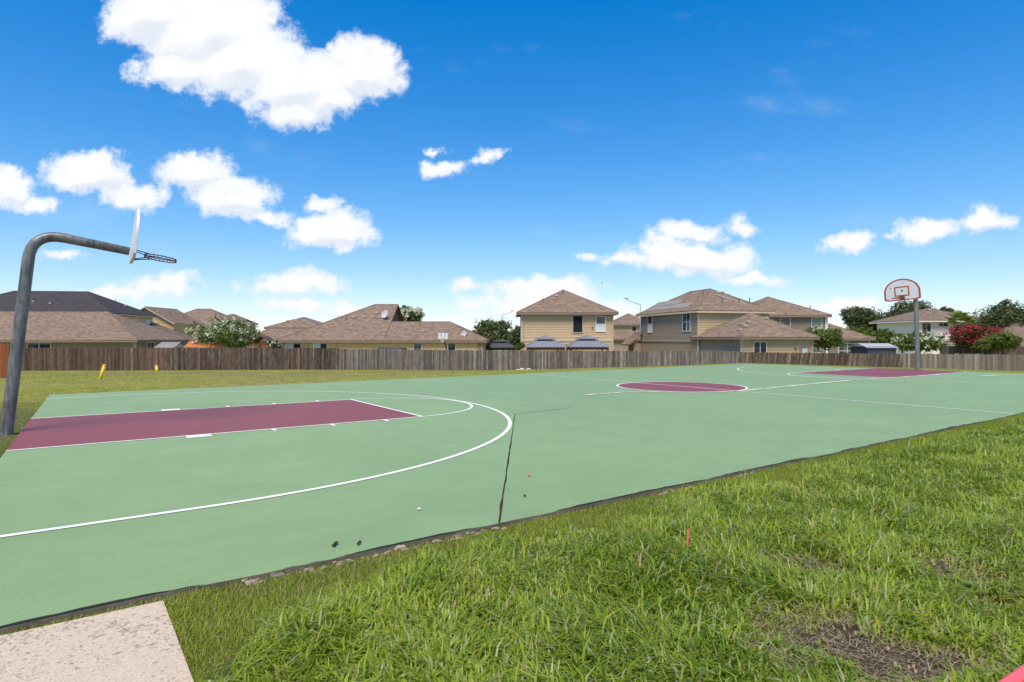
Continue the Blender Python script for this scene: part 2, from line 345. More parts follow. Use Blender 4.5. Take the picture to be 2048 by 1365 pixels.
# ------------------------------------------------------------------ terrain
CORNERS = [C(0, -7.85), C(31.9, -7.85), C(30.45, 8.3), C(0, 7.34)]
FENCE = [(-800, 45.0), (-150, 47.0), (330, 49.0), (678, 51.0), (1060, 53.0), (1400, 50.0), (1600, 46.0), (1830, 43.0), (2048, 40.5), (2400, 36.5)]   # photo column, distance
FPTS = [(X(u, d), d) for u, d in FENCE]
def fence_depth(tx):
    us = np.array([(u - 1024) / FPX for u, d in FENCE]); iv = np.array([1 / d for u, d in FENCE])
    return 1 / np.interp(tx, us, iv)
def court_far(tx):       # distance at which the slab ends along a line of sight
    us = [(-400, 9), (0, 10.5), (60, 13.5), (96, 15.1), (1488, 33.3), (2048, 24.3), (2600, 19)]
    return 1 / np.interp(tx, [(u - 1024) / FPX for u, d in us], [1 / d for u, d in us])
def ground(x, y):
    x = np.asarray(x, float); y = np.asarray(y, float)
    ys = np.maximum(y, .5); tx = np.clip(x / ys, -1.3, 1.3)
    a = court_far(tx); f = fence_depth(tx); low = np.interp(tx, [-.8, -.3, 0, 1], [-1.15, -1.22, -1.4, -1.42])
    k = np.clip((y - a - 1.9) / (f - a - 1.9), 0, 1)
    z = low * (k * .55 + .45 * sstep(k))
    base = -.034 * np.ones_like(z)
    base = base + .02 * (fbm(x, y, .5, 3) - .5) * (y < 60)
    # the lawn in front swells a little away from the slab
    dn = segdist(x, y, CORNERS[0], CORNERS[1])
    side = (x - CORNERS[0][0]) * (CORNERS[1][1] - CORNERS[0][1]) - (y - CORNERS[0][1]) * (CORNERS[1][0] - CORNERS[0][0])
    front = side > 0
    base = base + np.where(front & (y < 25), .05 * sstep(dn / 1.2) + .05 * (fbm(x, y, .9, 3, 4) - .45) * sstep(dn / 1.5), 0)
    pl_ = (x - PADA[0]) * -(PADB[1] - PADA[1]) + (y - PADA[1]) * (PADB[0] - PADA[0]); pl_ = pl_ / math.hypot(PADB[0] - PADA[0], PADB[1] - PADA[1])
    base = np.where((y < 5) & (x < 1), -.03 + (base + .03) * sstep(pl_ / .5), base)
    far = -.10 * sstep((y - 70) / 80) + 0 * y
    return z + base + np.where(y > f, far, 0)
xs = np.unique(np.concatenate([np.linspace(-9, 12, 110), np.linspace(-60, 60, 121), np.linspace(-700, 700, 57)]))
ys = np.unique(np.concatenate([np.linspace(-30, 0, 16), np.linspace(0, 14, 90), np.linspace(14, 60, 93), np.linspace(60, 130, 29), np.geomspace(130, 1500, 22)]))
XX, YY = np.meshgrid(xs, ys); ZZ = ground(XX, YY)
ins = inside(XX, YY, CORNERS); ZZ = np.where(ins, np.minimum(ZZ, -.034), ZZ)
nx, ny = len(xs), len(ys)
V = np.c_[XX.ravel(), YY.ravel(), ZZ.ravel()]
idx = np.arange(nx * ny).reshape(ny, nx)
Fq = np.stack([idx[:-1, :-1], idx[:-1, 1:], idx[1:, 1:], idx[1:, :-1]], -1).reshape(-1, 4)
SOIL = [(1690, 1290, .46, .20), (1620, 1148, .34, .14), (1905, 1150, .26, .13), (1830, 1345, .62, .15), (1500, 1330, .12, .06), (1980, 1010, .2, .15), (1985, 1215, .14, .10)]   # worn spots
SOILW = [(*G(u, v), rx * .62, ry * 1.25) for u, v, rx, ry in SOIL]
m, t, b = mat('lawn_ground', (.1, .12, .03), .95, .15); M['lawn'] = m
tc = t.node('ShaderNodeTexCoord'); o = tc.outputs['Object']
n1 = t.noise(o, .33, 5, .6); n2_ = t.noise(o, 2.2, 6, .65); n4 = t.noise(o, 14, 5, .7); n5 = t.noise(o, 90, 3, .7)
g1 = t.mix(t.ramp(n2_, .35, .68), c4((.20, .225, .03)), c4((.40, .36, .075)))
g1 = t.mix(t.ramp(n4, .3, .72), t.mix(.4, g1, c4((.07, .095, .016))), g1)
g1 = t.mix(t.math('MULTIPLY', t.ramp(t.math('ADD', n1, t.math('MULTIPLY_ADD', n4, .3, -.15)), .53, .72), .75), g1, c4((.33, .25, .135)))
g1 = t.mix(t.math('MULTIPLY', t.ramp(n5, .45, .75), .35), g1, c4((.42, .40, .12)))
sxyz = t.node('ShaderNodeSeparateXYZ'); t.link(o, sxyz.inputs[0])
soil = None
wob = t.vmath('MULTIPLY', t.vmath('SUBTRACT', (lambda n: (t.link(o, n.inputs['Vector']), setattr(n.inputs['Scale'], 'default_value', 4.0), n.outputs['Color'])[2])(t.node('ShaderNodeTexNoise')), (.5, .5, .5)), (.5, .5, 0))
ow = t.vmath('ADD', o, wob)
for (sx_, sy_, rx, ry) in SOILW:
    q = t.vmath('LENGTH', t.vmath('MULTIPLY', t.vmath('SUBTRACT', ow, (sx_, sy_, 0)), (1 / rx, 1 / ry, 0)))
    soil = q if soil is None else t.math('MINIMUM', soil, q)
sm = t.ramp(soil, 1.25, .75)
dirt = t.mix(t.ramp(n5, .35, .7), c4((.045, .032, .022)), c4((.15, .10, .065)))
# near the camera the turf hides dark thatch
near = t.ramp(sxyz.outputs[1], 15, 11)
thatch = t.mix(t.ramp(n5, .3, .7), c4((.05, .068, .012)), c4((.16, .175, .04)))
g1 = t.mix(near, g1, thatch)
t.link(t.mix(sm, g1, dirt), b.inputs['Base Color']); bump(t, b, t.math('ADD', n4, n5), .8, .03)
BARE = [(425, 749, 2.6, 1.3), (350, 746, 1.6, .9), (545, 752, 2.2, 1.0), (600, 747, 2.6, 1.0), (700, 752, 3.0, 1.2), (790, 748, 1.8, .9), (880, 746, 1.6, .8), (500, 757, 1.5, .7), (90, 772, 1.4, .7), (985, 746, 1.2, .6), (650, 757, 1.5, .7)]
def dep(u, v):
    ds = np.linspace(8, 55, 2400); tx = (u - 1024) / FPX; vv = V0 + FPX * (EYE - ground(tx * ds, ds)) / ds
    return float(ds[np.argmin(np.abs(vv - v))])
BAREW = [(X(u, dep(u, v)), dep(u, v), rx, ry * 1.9) for u, v, rx, ry in BARE]
def baremask(x, y):
    wx = (fbm(x, y, .9, 4, 41) - .5) * 3.2; wy = (fbm(x, y, .9, 4, 45) - .5) * 3.2
    q = np.full(x.shape, 9.0)
    for sx_, sy_, rx, ry in BAREW: q = np.minimum(q, np.hypot((x + wx - sx_) / rx, (y + wy - sy_) / ry))
    return q
lawn = mesh('ground', V, [tuple(q) for q in Fq.tolist()], M['lawn'], smooth=True); tag(lawn, kind='structure')

# ------------------------------------------------------------------ the court slab with its markings
court = empty('basketball_court', (*C(0, 0), 0), math.atan2(CX_, SX)); tag(court, kind='structure')
def rough_edge(a, b, n, amp, seed):
    pts = []
    for i in range(n):
        k = i / n; x = a[0] + (b[0] - a[0]) * k; y = a[1] + (b[1] - a[1]) * k
        j = (fbm(np.array([k * 60.]), np.array([seed * 9.]), .8, 4)[0] - .5) * 2 * amp if i else 0
        pts.append((x, y + j))
    return pts
LC = [(0, -7.85), (31.9, -7.85), (30.45, 8.3), (0, 7.34)]
near_edge = rough_edge(LC[0], LC[1], 260, .03, 1)
outline = near_edge + [LC[1], LC[2], LC[3]]
n = len(outline)
slabv = [(x, y, 0.0) for x, y in outline] + [(x, y - (.012 if i < 260 else 0), -.13) for i, (x, y) in enumerate(outline)]
slab = mesh('slab', slabv, [tuple(range(n))] + [(i, i + n, (i + 1) % n + n, (i + 1) % n) for i in range(n)], None, court, mats=[M['green'], M['slabside']], mi=[0] + [1] * n)
# paint and tar that has flaked back along the near edge
def strip(name, mt, pts, wid, z=.004, parent=court):
    V = []; Fc = []
    k = len(pts)
    for i, (x, y) in enumerate(pts):
        a = pts[max(i - 1, 0)]; c = pts[min(i + 1, k - 1)]; tx, ty = c[0] - a[0], c[1] - a[1]; L = math.hypot(tx, ty) or 1
        wv = wid[i] if hasattr(wid, '__len__') else wid
        V += [(x - ty / L * wv / 2, y + tx / L * wv / 2, z), (x + ty / L * wv / 2, y - tx / L * wv / 2, z)]
    for i in range(k - 1): Fc.append((2 * i, 2 * i + 1, 2 * i + 3, 2 * i + 2))
    return mesh(name, V, Fc, mt, parent)
def arc(cx, cy, r, a0, a1, n=64): return [(cx + r * math.cos(a0 + (a1 - a0) * i / n), cy + r * math.sin(a0 + (a1 - a0) * i / n)) for i in range(n + 1)]
LW = .05; L_ = 30.156; R3 = 6.08; FT = 5.79; HW = 1.84
def key(side):
    f = (lambda x, y: (x, y)) if side == 0 else (lambda x, y: (L_ - x, y))
    ext = 0.0 if side == 0 else -1.0
    q = [f(ext, -HW), f(FT, -HW), f(FT, HW), f(ext, HW)]
    mesh('lane_paint', [(x, y, .003) for x, y in (q if side == 0 else q[::-1])], [(0, 1, 2, 3)], M['maroon'], court)
    strip('lane_line', M['line'], [f(ext, HW), f(FT, HW)], LW, .0055); strip('lane_line', M['line'], [f(ext, -HW), f(FT, -HW)], LW, .0055)
    strip('free_throw_line', M['line'], [f(FT, -HW - LW / 2), f(FT, HW + LW / 2)], LW, .006)
    strip('free_throw_arc', M['line'], [f(x, y) for x, y in arc(FT, 0, HW, -math.pi / 2, math.pi / 2)], LW, .0055)
    pts = [f(ext, -R3)] + [f(x, y) for x, y in arc(1.6, 0, R3, -math.pi / 2, math.pi / 2, 96)] + [f(ext, R3)]
    strip('three_point_line', M['line'], pts, .06 if side == 0 else .05, .0055)
    for s in (-1, 1):
        strip('lane_block', M['line'], [f(2.0, s * (HW + .12)), f(2.32, s * (HW + .12))], .19, .0055)
        for xx in (3.2, 4.12, 5.05): strip('lane_mark', M['line'], [f(xx, s * (HW + .025)), f(xx, s * (HW + .21))], .055, .0055)
key(0); key(1)
cc_ = (L_ / 2, 0)
mesh('center_circle_paint', [(x, y, .003) for x, y in arc(*cc_, 1.83, 0, 2 * math.pi, 72)[:-1]], [tuple(range(72))], M['maroon'], court)
strip('center_circle_line', M['line'], arc(*cc_, 1.83, 0, 2 * math.pi, 96), .055, .0055)
strip('center_line', M['line'], [(L_ / 2, -7.8), (L_ / 2, 7.78)], .05, .0065)
def w2c(xy):
    x, y = xy[0] - C(0, 0)[0], xy[1] - C(0, 0)[1]
    return (x * SX + y * CX_, -x * CX_ + y * SX)
def px_path(pts): return [w2c(G(u, v)) for u, v in pts]
def wiggle(p0, p1, n, amp):
    out = []
    for i in range(n + 1):
        k = i / n; out.append((p0[0] + (p1[0] - p0[0]) * k + random.uniform(-amp, amp), p0[1] + (p1[1] - p0[1]) * k + random.uniform(-amp, amp)))
    return out
a, b_ = px_path([(998, 1046), (1030, 830)])
pts = wiggle(a, b_, 46, .0035); strip('crack', M['crack'], pts, [(.020 - .008 * i / 70) * random.uniform(.55, 1.25) for i in range(47)], .0045)
a, b_ = px_path([(1030, 829), (1142, 816)]); pts = wiggle(a, b_, 16, .006); strip('crack', M['crack'], pts, .014, .0045)
pp = px_path([(1168, 791), (1200, 789), (1240, 785.5), (1300, 784.6), (1380, 786.2), (1440, 785), (1500, 781), (1560, 775), (1620, 769), (1700, 761.5), (1760, 757.5), (1830, 753), (1905, 748.5)])
pts = []
for i in range(len(pp) - 1): pts += wiggle(pp[i], pp[i + 1], 8, .025)[:-1]
strip('crack_filler', M['filler'], pts, [random.uniform(.05, .2) for _ in pts], .0095)
a, b_ = px_path([(1960, 752.5), (1995, 751.5)]); strip('crack_filler', M['filler'], [a, b_], .25, .0095)
# flaked edge: black mastic and bare concrete crumbs
tx_ = np.arange(0, 26, .035); ne = np.array(near_edge)
tw = np.clip(fbm(tx_, tx_ * 0 + 3.1, 1.1, 4, 31) * .11 + fbm(tx_, tx_ * 0 + 7.7, 9, 3, 33) * .035 - .056, 0.0, .036)
tedge = np.interp(tx_, ne[:, 0], ne[:, 1])
Vt = []
for a_, b2, c_ in zip(tx_, tedge, tw): Vt += [(a_, b2 + .0005, .004), (a_, b2 + .0006 + c_, .004)]
mesh('edge_tar', Vt, [(2 * i, 2 * i + 2, 2 * i + 3, 2 * i + 1) for i in range(len(tx_) - 1) if max(tw[i], tw[i + 1]) > .001], M['tar'], court)
crumbs = MB()
for i in range(100):
    x = random.choice((1.6, 1.8, 2.1, 2.6, 3.0, 5.2, 5.5, 6.4)) + abs(random.gauss(0, .25))
    y = -7.85 - random.uniform(.0, .07); s = random.uniform(.005, .017) * (1.4 if random.random() < .1 else 1)
    z = -.032 + random.uniform(0, .018)
    V0_ = len(crumbs.v); 
    for (dx, dy, dz) in ((-1, -1, -1), (1, -.8, -1), (.9, 1, -1), (-1, .8, -1), (-.6, -.7, 1), (.8, -.5, .7), (.5, .7, 1), (-.7, .5, .8)):
        crumbs.v.append((x + dx * s * random.uniform(.5, 2.6), y + dy * s * random.uniform(.3, .9), z + dz * s * random.uniform(.2, .8)))
    crumbs.f += [tuple(V0_ + k for k in q) for q in ((0, 3, 2, 1), (4, 5, 6, 7), (0, 1, 5, 4), (1, 2, 6, 5), (2, 3, 7, 6), (3, 0, 4, 7))]
crumbs.build('edge_rubble', M['rubble'], court)['kind'] = 'stuff'
# concrete walk that meets the court
padp = [G(u, v, -.03) for u, v in ((332, 1192), (388, 1372), (520, 1900))]
pe = [C(1.22, -7.9), (padp[1][0], padp[1][1]), (-.55, .9), (-.5, -3), (-3.4, -3), C(-2.6, -7.9)]
pad = MB().prism(pe[::-1] if False else pe, -.16, -.016).build('concrete_walk', M['concrete']); tag(pad, kind='structure')
bm_fix = pad.data; bm_fix.flip_normals() if bm_fix.polygons[0].normal.z > 0 else None

# ------------------------------------------------------------------ grass blades
def blades(name, P, length, width, az, lean, col, label, levels=2):
    N = len(P); up = np.array([0, 0, 1.0])
    d = np.c_[np.cos(az), np.sin(az), np.zeros(N)]; sd_ = np.c_[-np.sin(az), np.cos(az), np.zeros(N)]
    # face roughly sideways to its bend
    tip = P + d * (length * np.sin(lean))[:, None] + up * (length * np.cos(lean))[:, None]
    if levels == 2:
        mid = P + d * (length * .5 * np.sin(lean * .45))[:, None] + up * (length * .58 * np.cos(lean * .45))[:, None]
        wv = sd_ * width[:, None]
        Vv = np.stack([P - wv * .5, P + wv * .5, mid + wv * .45, mid - wv * .45, tip], 1).reshape(-1, 3)
        nv = 5; loops = np.array([0, 1, 2, 3, 3, 2, 4]); starts = np.array([0, 4]); nl = 7; npol = 2
    else:
        wv = sd_ * width[:, None]
        Vv = np.stack([P - wv * .5, P + wv * .5, tip], 1).reshape(-1, 3); nv = 3; loops = np.array([0, 1, 2]); starts = np.array([0]); nl = 3; npol = 1
    me = bpy.data.meshes.new(name); me.vertices.add(N * nv); me.vertices.foreach_set('co', Vv.astype(np.float32).ravel())
    me.loops.add(N * nl); me.loops.foreach_set('vertex_index', (np.arange(N)[:, None] * nv + loops).astype(np.int32).ravel())
    me.polygons.add(N * npol); me.polygons.foreach_set('loop_start', (np.arange(N)[:, None] * nl + starts).astype(np.int32).ravel())
    me.update(calc_edges=True)
    at = me.attributes.new('tint', 'FLOAT_COLOR', 'POINT')
    cc = np.repeat(np.c_[col, np.ones(N)], nv, 0).astype(np.float32); at.data.foreach_set('color', cc.ravel())
    me.materials.append(M['grass']); ob = bpy.data.objects.new(name, me); COL.objects.link(ob)
    return tag(ob, label, 'grass', kind='stuff')
NEARL = (CORNERS[0], CORNERS[1])
def front_dist(x, y):
    ex = np.array([SX, CX_]); q = np.c_[x - CORNERS[0][0], y - CORNERS[0][1]]
    return q[:, 0] * CX_ - q[:, 1] * SX          # metres out from the near edge of the slab, lawn side positive
BND = [(395, 1365), (470, 1285), (600, 1235), (700, 1205), (800, 1165), (870, 1128), (1000, 1095), (1200, 1062), (1290, 1040), (1365, 985), (1420, 962), (1500, 972), (1540, 985), (1600, 962), (1640, 935), (1800, 908), (1900, 885), (2048, 850), (2300, 800)]
BW = np.array([G(u, v) for u, v in BND])
long_poly = [tuple(q) for q in BW] + [(30, 10), (12, -3), (-.6, -3), (-.75, 1.2)]
def soilmask(x, y):
    wx = (fbm(x, y, 4, 3, 2) - .5) * .5; wy = (fbm(x, y, 4, 3, 9) - .5) * .5
    q = np.full(x.shape, 9.0)
    for sx_, sy_, rx, ry in SOILW: q = np.minimum(q, np.hypot((x + wx - sx_) / rx, (y + wy - sy_) / ry))
    return q
def sample(N, d0, d1, t0, t1):
    d = rng.uniform(d0, d1, N); tx = rng.uniform(t0, t1, N); return tx * d, d
def lerp(a, b, k): return np.asarray(a)[None] * (1 - k[:, None]) + np.asarray(b)[None] * k[:, None]
# long coarse turf
x, y = sample(430000, 1.9, 15, -.62, 1.02)
jx = x + (fbm(x, y, 3, 3, 1) - .5) * .5; jy = y + (fbm(x, y, 3, 3, 5) - .5) * .5
fd = front_dist(x, y)
sl = soilmask(x, y)
ok = inside(jx, jy, long_poly) & (fd > .12) & (rng.random(len(x)) < np.clip((sl - .55) / .85, .07, 1))
clump = fbm(x, y, 2.6, 3, 3); ok &= rng.random(len(x)) < .35 + 1.1 * clump
x, y, sl, clump = x[ok], y[ok], sl[ok], clump[ok]; N = len(x)
th = fbm(x, y, 1.6, 2, 8)
azc = fbm(x, y, 1.3, 2, 6) * 14
ln = (.045 + .125 * clump * rng.uniform(.5, 1.4, N)) * np.clip((sl - .6) / .8, .3, 1); ln *= np.where(rng.random(N) < .03, 1.7, 1)
k = np.clip(fbm(x, y, .8, 3, 7) * .7 + rng.normal(0, .25, N) + .12, 0, 1)
col = lerp((.115, .21, .014), (.36, .42, .04), k)
sil = rng.random(N) < .10; col[sil] = lerp((.30, .38, .13), (.42, .47, .22), rng.random(N))[sil]
dry = rng.random(N) < .05 + .45 * np.clip(1.5 - sl, 0, 1); col[dry] = lerp((.30, .235, .12), (.42, .35, .2), rng.random(N))[dry]
P_ = np.c_[x, y, ground(x, y) + .0]
blades('long_grass', P_, ln, rng.uniform(.006, .0135, N) * (1 + .05 * np.clip(y - 4, 0, 8)), np.where(rng.random(N) < .5, azc, rng.uniform(0, 6.28, N)) + rng.normal(0, .6, N), np.clip(rng.normal(1.0, .38, N) + .35 * np.clip(1.4 - sl, 0, 1), .1, 1.55), col, 'long coarse bright green grass in the foreground')
# fine short turf beside the slab
_k = rng.random(560000); _b = rng.random(560000)
_x = rng.uniform(-2, 26, 560000) ** 1.0; _x = -2 + 28 * rng.random(560000) ** 1.9; _y = -7.85 - 2.3 * _b
x = (_x - .906) * SX - (_y + 11.701) * CX_; y = (_x - .906) * CX_ + (_y + 11.701) * SX
fd = front_dist(x, y); sl = soilmask(x, y)
lp = inside(x, y, long_poly)
ok = (fd > .0) & (~lp | (sl < 1.5) | (rng.random(len(x)) < .18)) & (rng.random(len(x)) < np.clip((sl - .6) / .6, .02, 1))
onpad = inside(x, y, [tuple(q) for q in pe]); ok &= ~onpad
x, y, fd = x[ok], y[ok], fd[ok]; N = len(x)
k = np.clip(fbm(x, y, 1.7, 4, 12) * .9 - .1 + rng.normal(0, .22, N), 0, 1)
col = lerp((.17, .25, .018), (.40, .42, .05), k)
dry = rng.random(N) < .05 + .16 * (fbm(x, y, 1.2, 3, 15) > .6); col[dry] = lerp((.24, .19, .08), (.38, .31, .16), rng.random(N))[dry]
blades('short_grass', np.c_[x, y, ground(x, y)], rng.uniform(.018, .045, N) * (.7 + .7 * fbm(x, y, 3, 2, 13)), rng.uniform(.003, .0058, N) * (1 + .12 * np.clip(y - 3, 0, 9)), rng.uniform(0, 6.28, N), np.clip(rng.normal(.85, .4, N), 0, 1.5), col, 'short fine olive green turf along the court edge', 1)
# straw and dead runners lying about
x, y = sample(60000, 2.2, 8, -.6, 1.0); fd = front_dist(x, y); sl = soilmask(x, y)
ok = (fd > .05) & ~inside(x, y, [tuple(q) for q in pe]) & (((sl < 1.35) & (rng.random(len(x)) < .8)) | (rng.random(len(x)) < .03)); x, y = x[ok], y[ok]; N = len(x)
blades('dry_straw', np.c_[x, y, ground(x, y) + rng.uniform(.004, .05, N)], rng.uniform(.03, .13, N), rng.uniform(.002, .004, N), rng.uniform(0, 6.28, N), rng.uniform(1.38, 1.62, N), lerp((.34, .26, .15), (.50, .43, .29), rng.random(N)), 'dry straw strewn on the worn lawn spots', 1)
# the rougher lawn between the court and the fences
x, y = sample(260000, 7, 52, -1.0, 1.0)
fdep = fence_depth(np.clip(x / y, -1.3, 1.3))
cpoly = CORNERS
ok = ~inside(x, y, cpoly) & (front_dist(x, y) < 0) & (y < fdep + .6)
x, y = x[ok], y[ok]; N = len(x)
patch = fbm(x, y, .33, 4, 21); k = np.clip((fbm(x, y, .55, 5, 22) - .5) * 2.2 + .5 + rng.normal(0, .2, N), 0, 1)
col = lerp((.17, .21, .018), (.52, .46, .08), k)
bq = baremask(x, y); dry = rng.random(N) < np.maximum(np.clip((patch - .50) * 9, .10, .9), np.clip(1.35 - bq, 0, .95)); col[dry] = lerp((.27, .20, .11), (.46, .37, .23), rng.random(N))[dry]
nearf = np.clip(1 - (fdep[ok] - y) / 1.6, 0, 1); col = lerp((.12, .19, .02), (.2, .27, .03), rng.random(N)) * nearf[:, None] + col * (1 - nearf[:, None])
edgef = np.clip(1.6 - (y - court_far(x / y)) / 1.6, 0, 1) * (x > -2); col = lerp((.15, .24, .015), (.30, .38, .03), rng.random(N)) * edgef[:, None] + col * (1 - edgef[:, None])
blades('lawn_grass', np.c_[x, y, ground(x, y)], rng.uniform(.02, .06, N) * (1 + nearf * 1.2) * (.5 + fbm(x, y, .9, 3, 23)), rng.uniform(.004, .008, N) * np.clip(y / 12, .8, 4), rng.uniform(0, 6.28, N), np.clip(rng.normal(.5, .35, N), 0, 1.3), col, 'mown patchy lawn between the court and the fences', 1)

# ------------------------------------------------------------------ basketball goals
def goal(name, base, ang, lean, droop, arm, ht, rad, bw, label, group, mt, rust=True, sag=0, bh=1.0):
    g = empty(name, (base[0], base[1], base[2])); g.rotation_euler = (0, 0, ang); tag(g, label, 'basketball goal', group)
    # local: +x is towards the court
    up_ = Vector((math.sin(lean), 0, math.cos(lean))); fw = Vector((math.cos(lean + droop), 0, -math.sin(lean + droop)))
    rb = .42; pts = [Vector((0, 0, -.3)), Vector((0, 0, 0)), up_ * (ht * .4), up_ * (ht - rb)]
    c0 = up_ * (ht - rb)
    top = up_ * ht
    for i in range(1, 9):
        k = i / 8; a0 = c0; a1 = top; a2 = top + fw * rb
        pts.append(a0 * (1 - k) ** 2 + a1 * 2 * k * (1 - k) + a2 * k * k)
    pts.append(top + fw * (arm - .03))
    rr = [rad] * 3 + [rad * .96] + [rad * .92] * 8 + [rad * .8]
    MB().tube(pts, rr, 18).build('pole', mt, g, True)
    bu = Vector((math.sin(lean), sag, math.cos(lean))).normalized(); bx_ = Vector((math.cos(lean), 0, -math.sin(lean)))
    by_ = bu.cross(bx_).normalized(); cen = top + fw * arm
    # fan-shaped board: flat foot, short straight sides, arched top
    hw = bw / 2; h0 = -.16 * bh; h1 = .22 * bh; h2 = .80 * bh
    prof = [(-hw * .80, h0), (-hw, h0 + .05), (-hw, h1)] + [(-hw * math.cos(a), h1 + (h2 - h1) * math.sin(a)) for a in np.linspace(.12, math.pi - .12, 22)] + [(hw, h1), (hw, h0 + .05), (hw * .80, h0)]
    def place(pr, x): return [tuple(cen + by_ * p_[0] + bu * p_[1] + bx_ * x) for p_ in pr]
    n = len(prof); V = place(prof, .0) + place(prof, .04)
    bd = mesh('backboard', V, [tuple(range(n)), tuple(range(n, 2 * n))[::-1]] + [(i, i + n, (i + 1) % n + n, (i + 1) % n) for i in range(n)], M['board'], g)
    inner = [(p_[0] * .895, h0 + .05 + (p_[1] - h0) * .89) for p_ in prof]
    V = place(prof, .043) + place(inner, .043); mesh('border_stripe', V, [(i, (i + 1) % n, (i + 1) % n + n, i + n) for i in range(n)], M['board_red'], bd)
    def rect(w0, z0, z1): return [(-w0, z0), (-w0, z1), (w0, z1), (w0, z0)]
    V = place(rect(.30, .03, .46), .043) + place(rect(.245, .082, .408), .043); mesh('target_square', V, [(i, (i + 1) % 4, (i + 1) % 4 + 4, i + 4) for i in range(4)], M['board_red'], bd)
    # dents and scuffs
    for (dx, dz, s) in ((.02, .27, .05), (-.02, .34, .018), (.09, .62, .022), (.30, .66, .015), (-.45, .42, .03)):
        pr = [(dx + s * random.uniform(.6, 1) * math.cos(a), dz + s * random.uniform(.6, 1) * math.sin(a)) for a in np.linspace(0, 5.6, 8)]
        mesh('scuff', place(pr, .046), [tuple(range(8))], M['darkmetal'] if s > .02 else M['rust'], bd)
    # mounting plate, double rim, hooks and braces
    mt2 = M['rust']; rim = MB(); rc = cen + bx_ * (.04 + .15 + .23) + bu * -.02; fx = (bx_ * math.cos(.05) - bu * math.sin(.05))
    for dz, r_ in ((0, .232), (-.035, .236)):
        rim.tube([rc + fx * r_ * math.cos(a) + by_ * r_ * math.sin(a) + bu * dz for a in np.linspace(0, 2 * math.pi, 41)], .009, 6, False)
    zz = [rc + fx * .236 * math.cos(a) + by_ * .236 * math.sin(a) + bu * (-.018 + .022 * math.sin(a * 12)) for a in np.linspace(0, 2 * math.pi, 97)]
    rim.tube(zz, .005, 5, False)
    rm = rim.build('rim', mt2, g, True)
    br = MB()
    for s in (-1, 1):
        br.tube([cen + bx_ * .04 + by_ * .09 * s + bu * .03, rc + by_ * .16 * s - fx * .17], .008, 6)
        br.tube([cen + bx_ * .04 + by_ * .06 * s - bu * .12, rc + by_ * .20 * s - fx * .10 - bu * .03], .008, 6)
    br.build('brace', mt2, rm)
    pl = place([(-.1, -.13), (-.1, .05), (.1, .05), (.1, -.13)], .046) + place([(-.1, -.13), (-.1, .05), (.1, .05), (.1, -.13)], .058)
    mesh('mounting_plate', pl, [(0, 1, 2, 3), (7, 6, 5, 4), (0, 4, 5, 1), (1, 5, 6, 2), (2, 6, 7, 3), (3, 7, 4, 0)], mt2, rm)
    return g
bx0 = G(12, 866)
AX = math.atan2(CX_, SX)
goal('basketball_goal', (bx0[0], bx0[1], -.05), AX, R(5.6), R(3.4), 1.31, 3.12, .082, 1.3, 'leaning grey steel gooseneck basketball goal at the near end of the court', 'court basketball goals', M['galv'], bh=.89)
pb = C(31.75, .25)
goal('basketball_goal', (pb[0], pb[1], -.08), AX + math.pi, R(3.2), R(2), 1.34, 3.45, .095, 1.46, 'fan-backboard goal with red border at the far end of the court', 'court basketball goals', M['galv2'], sag=-.055)

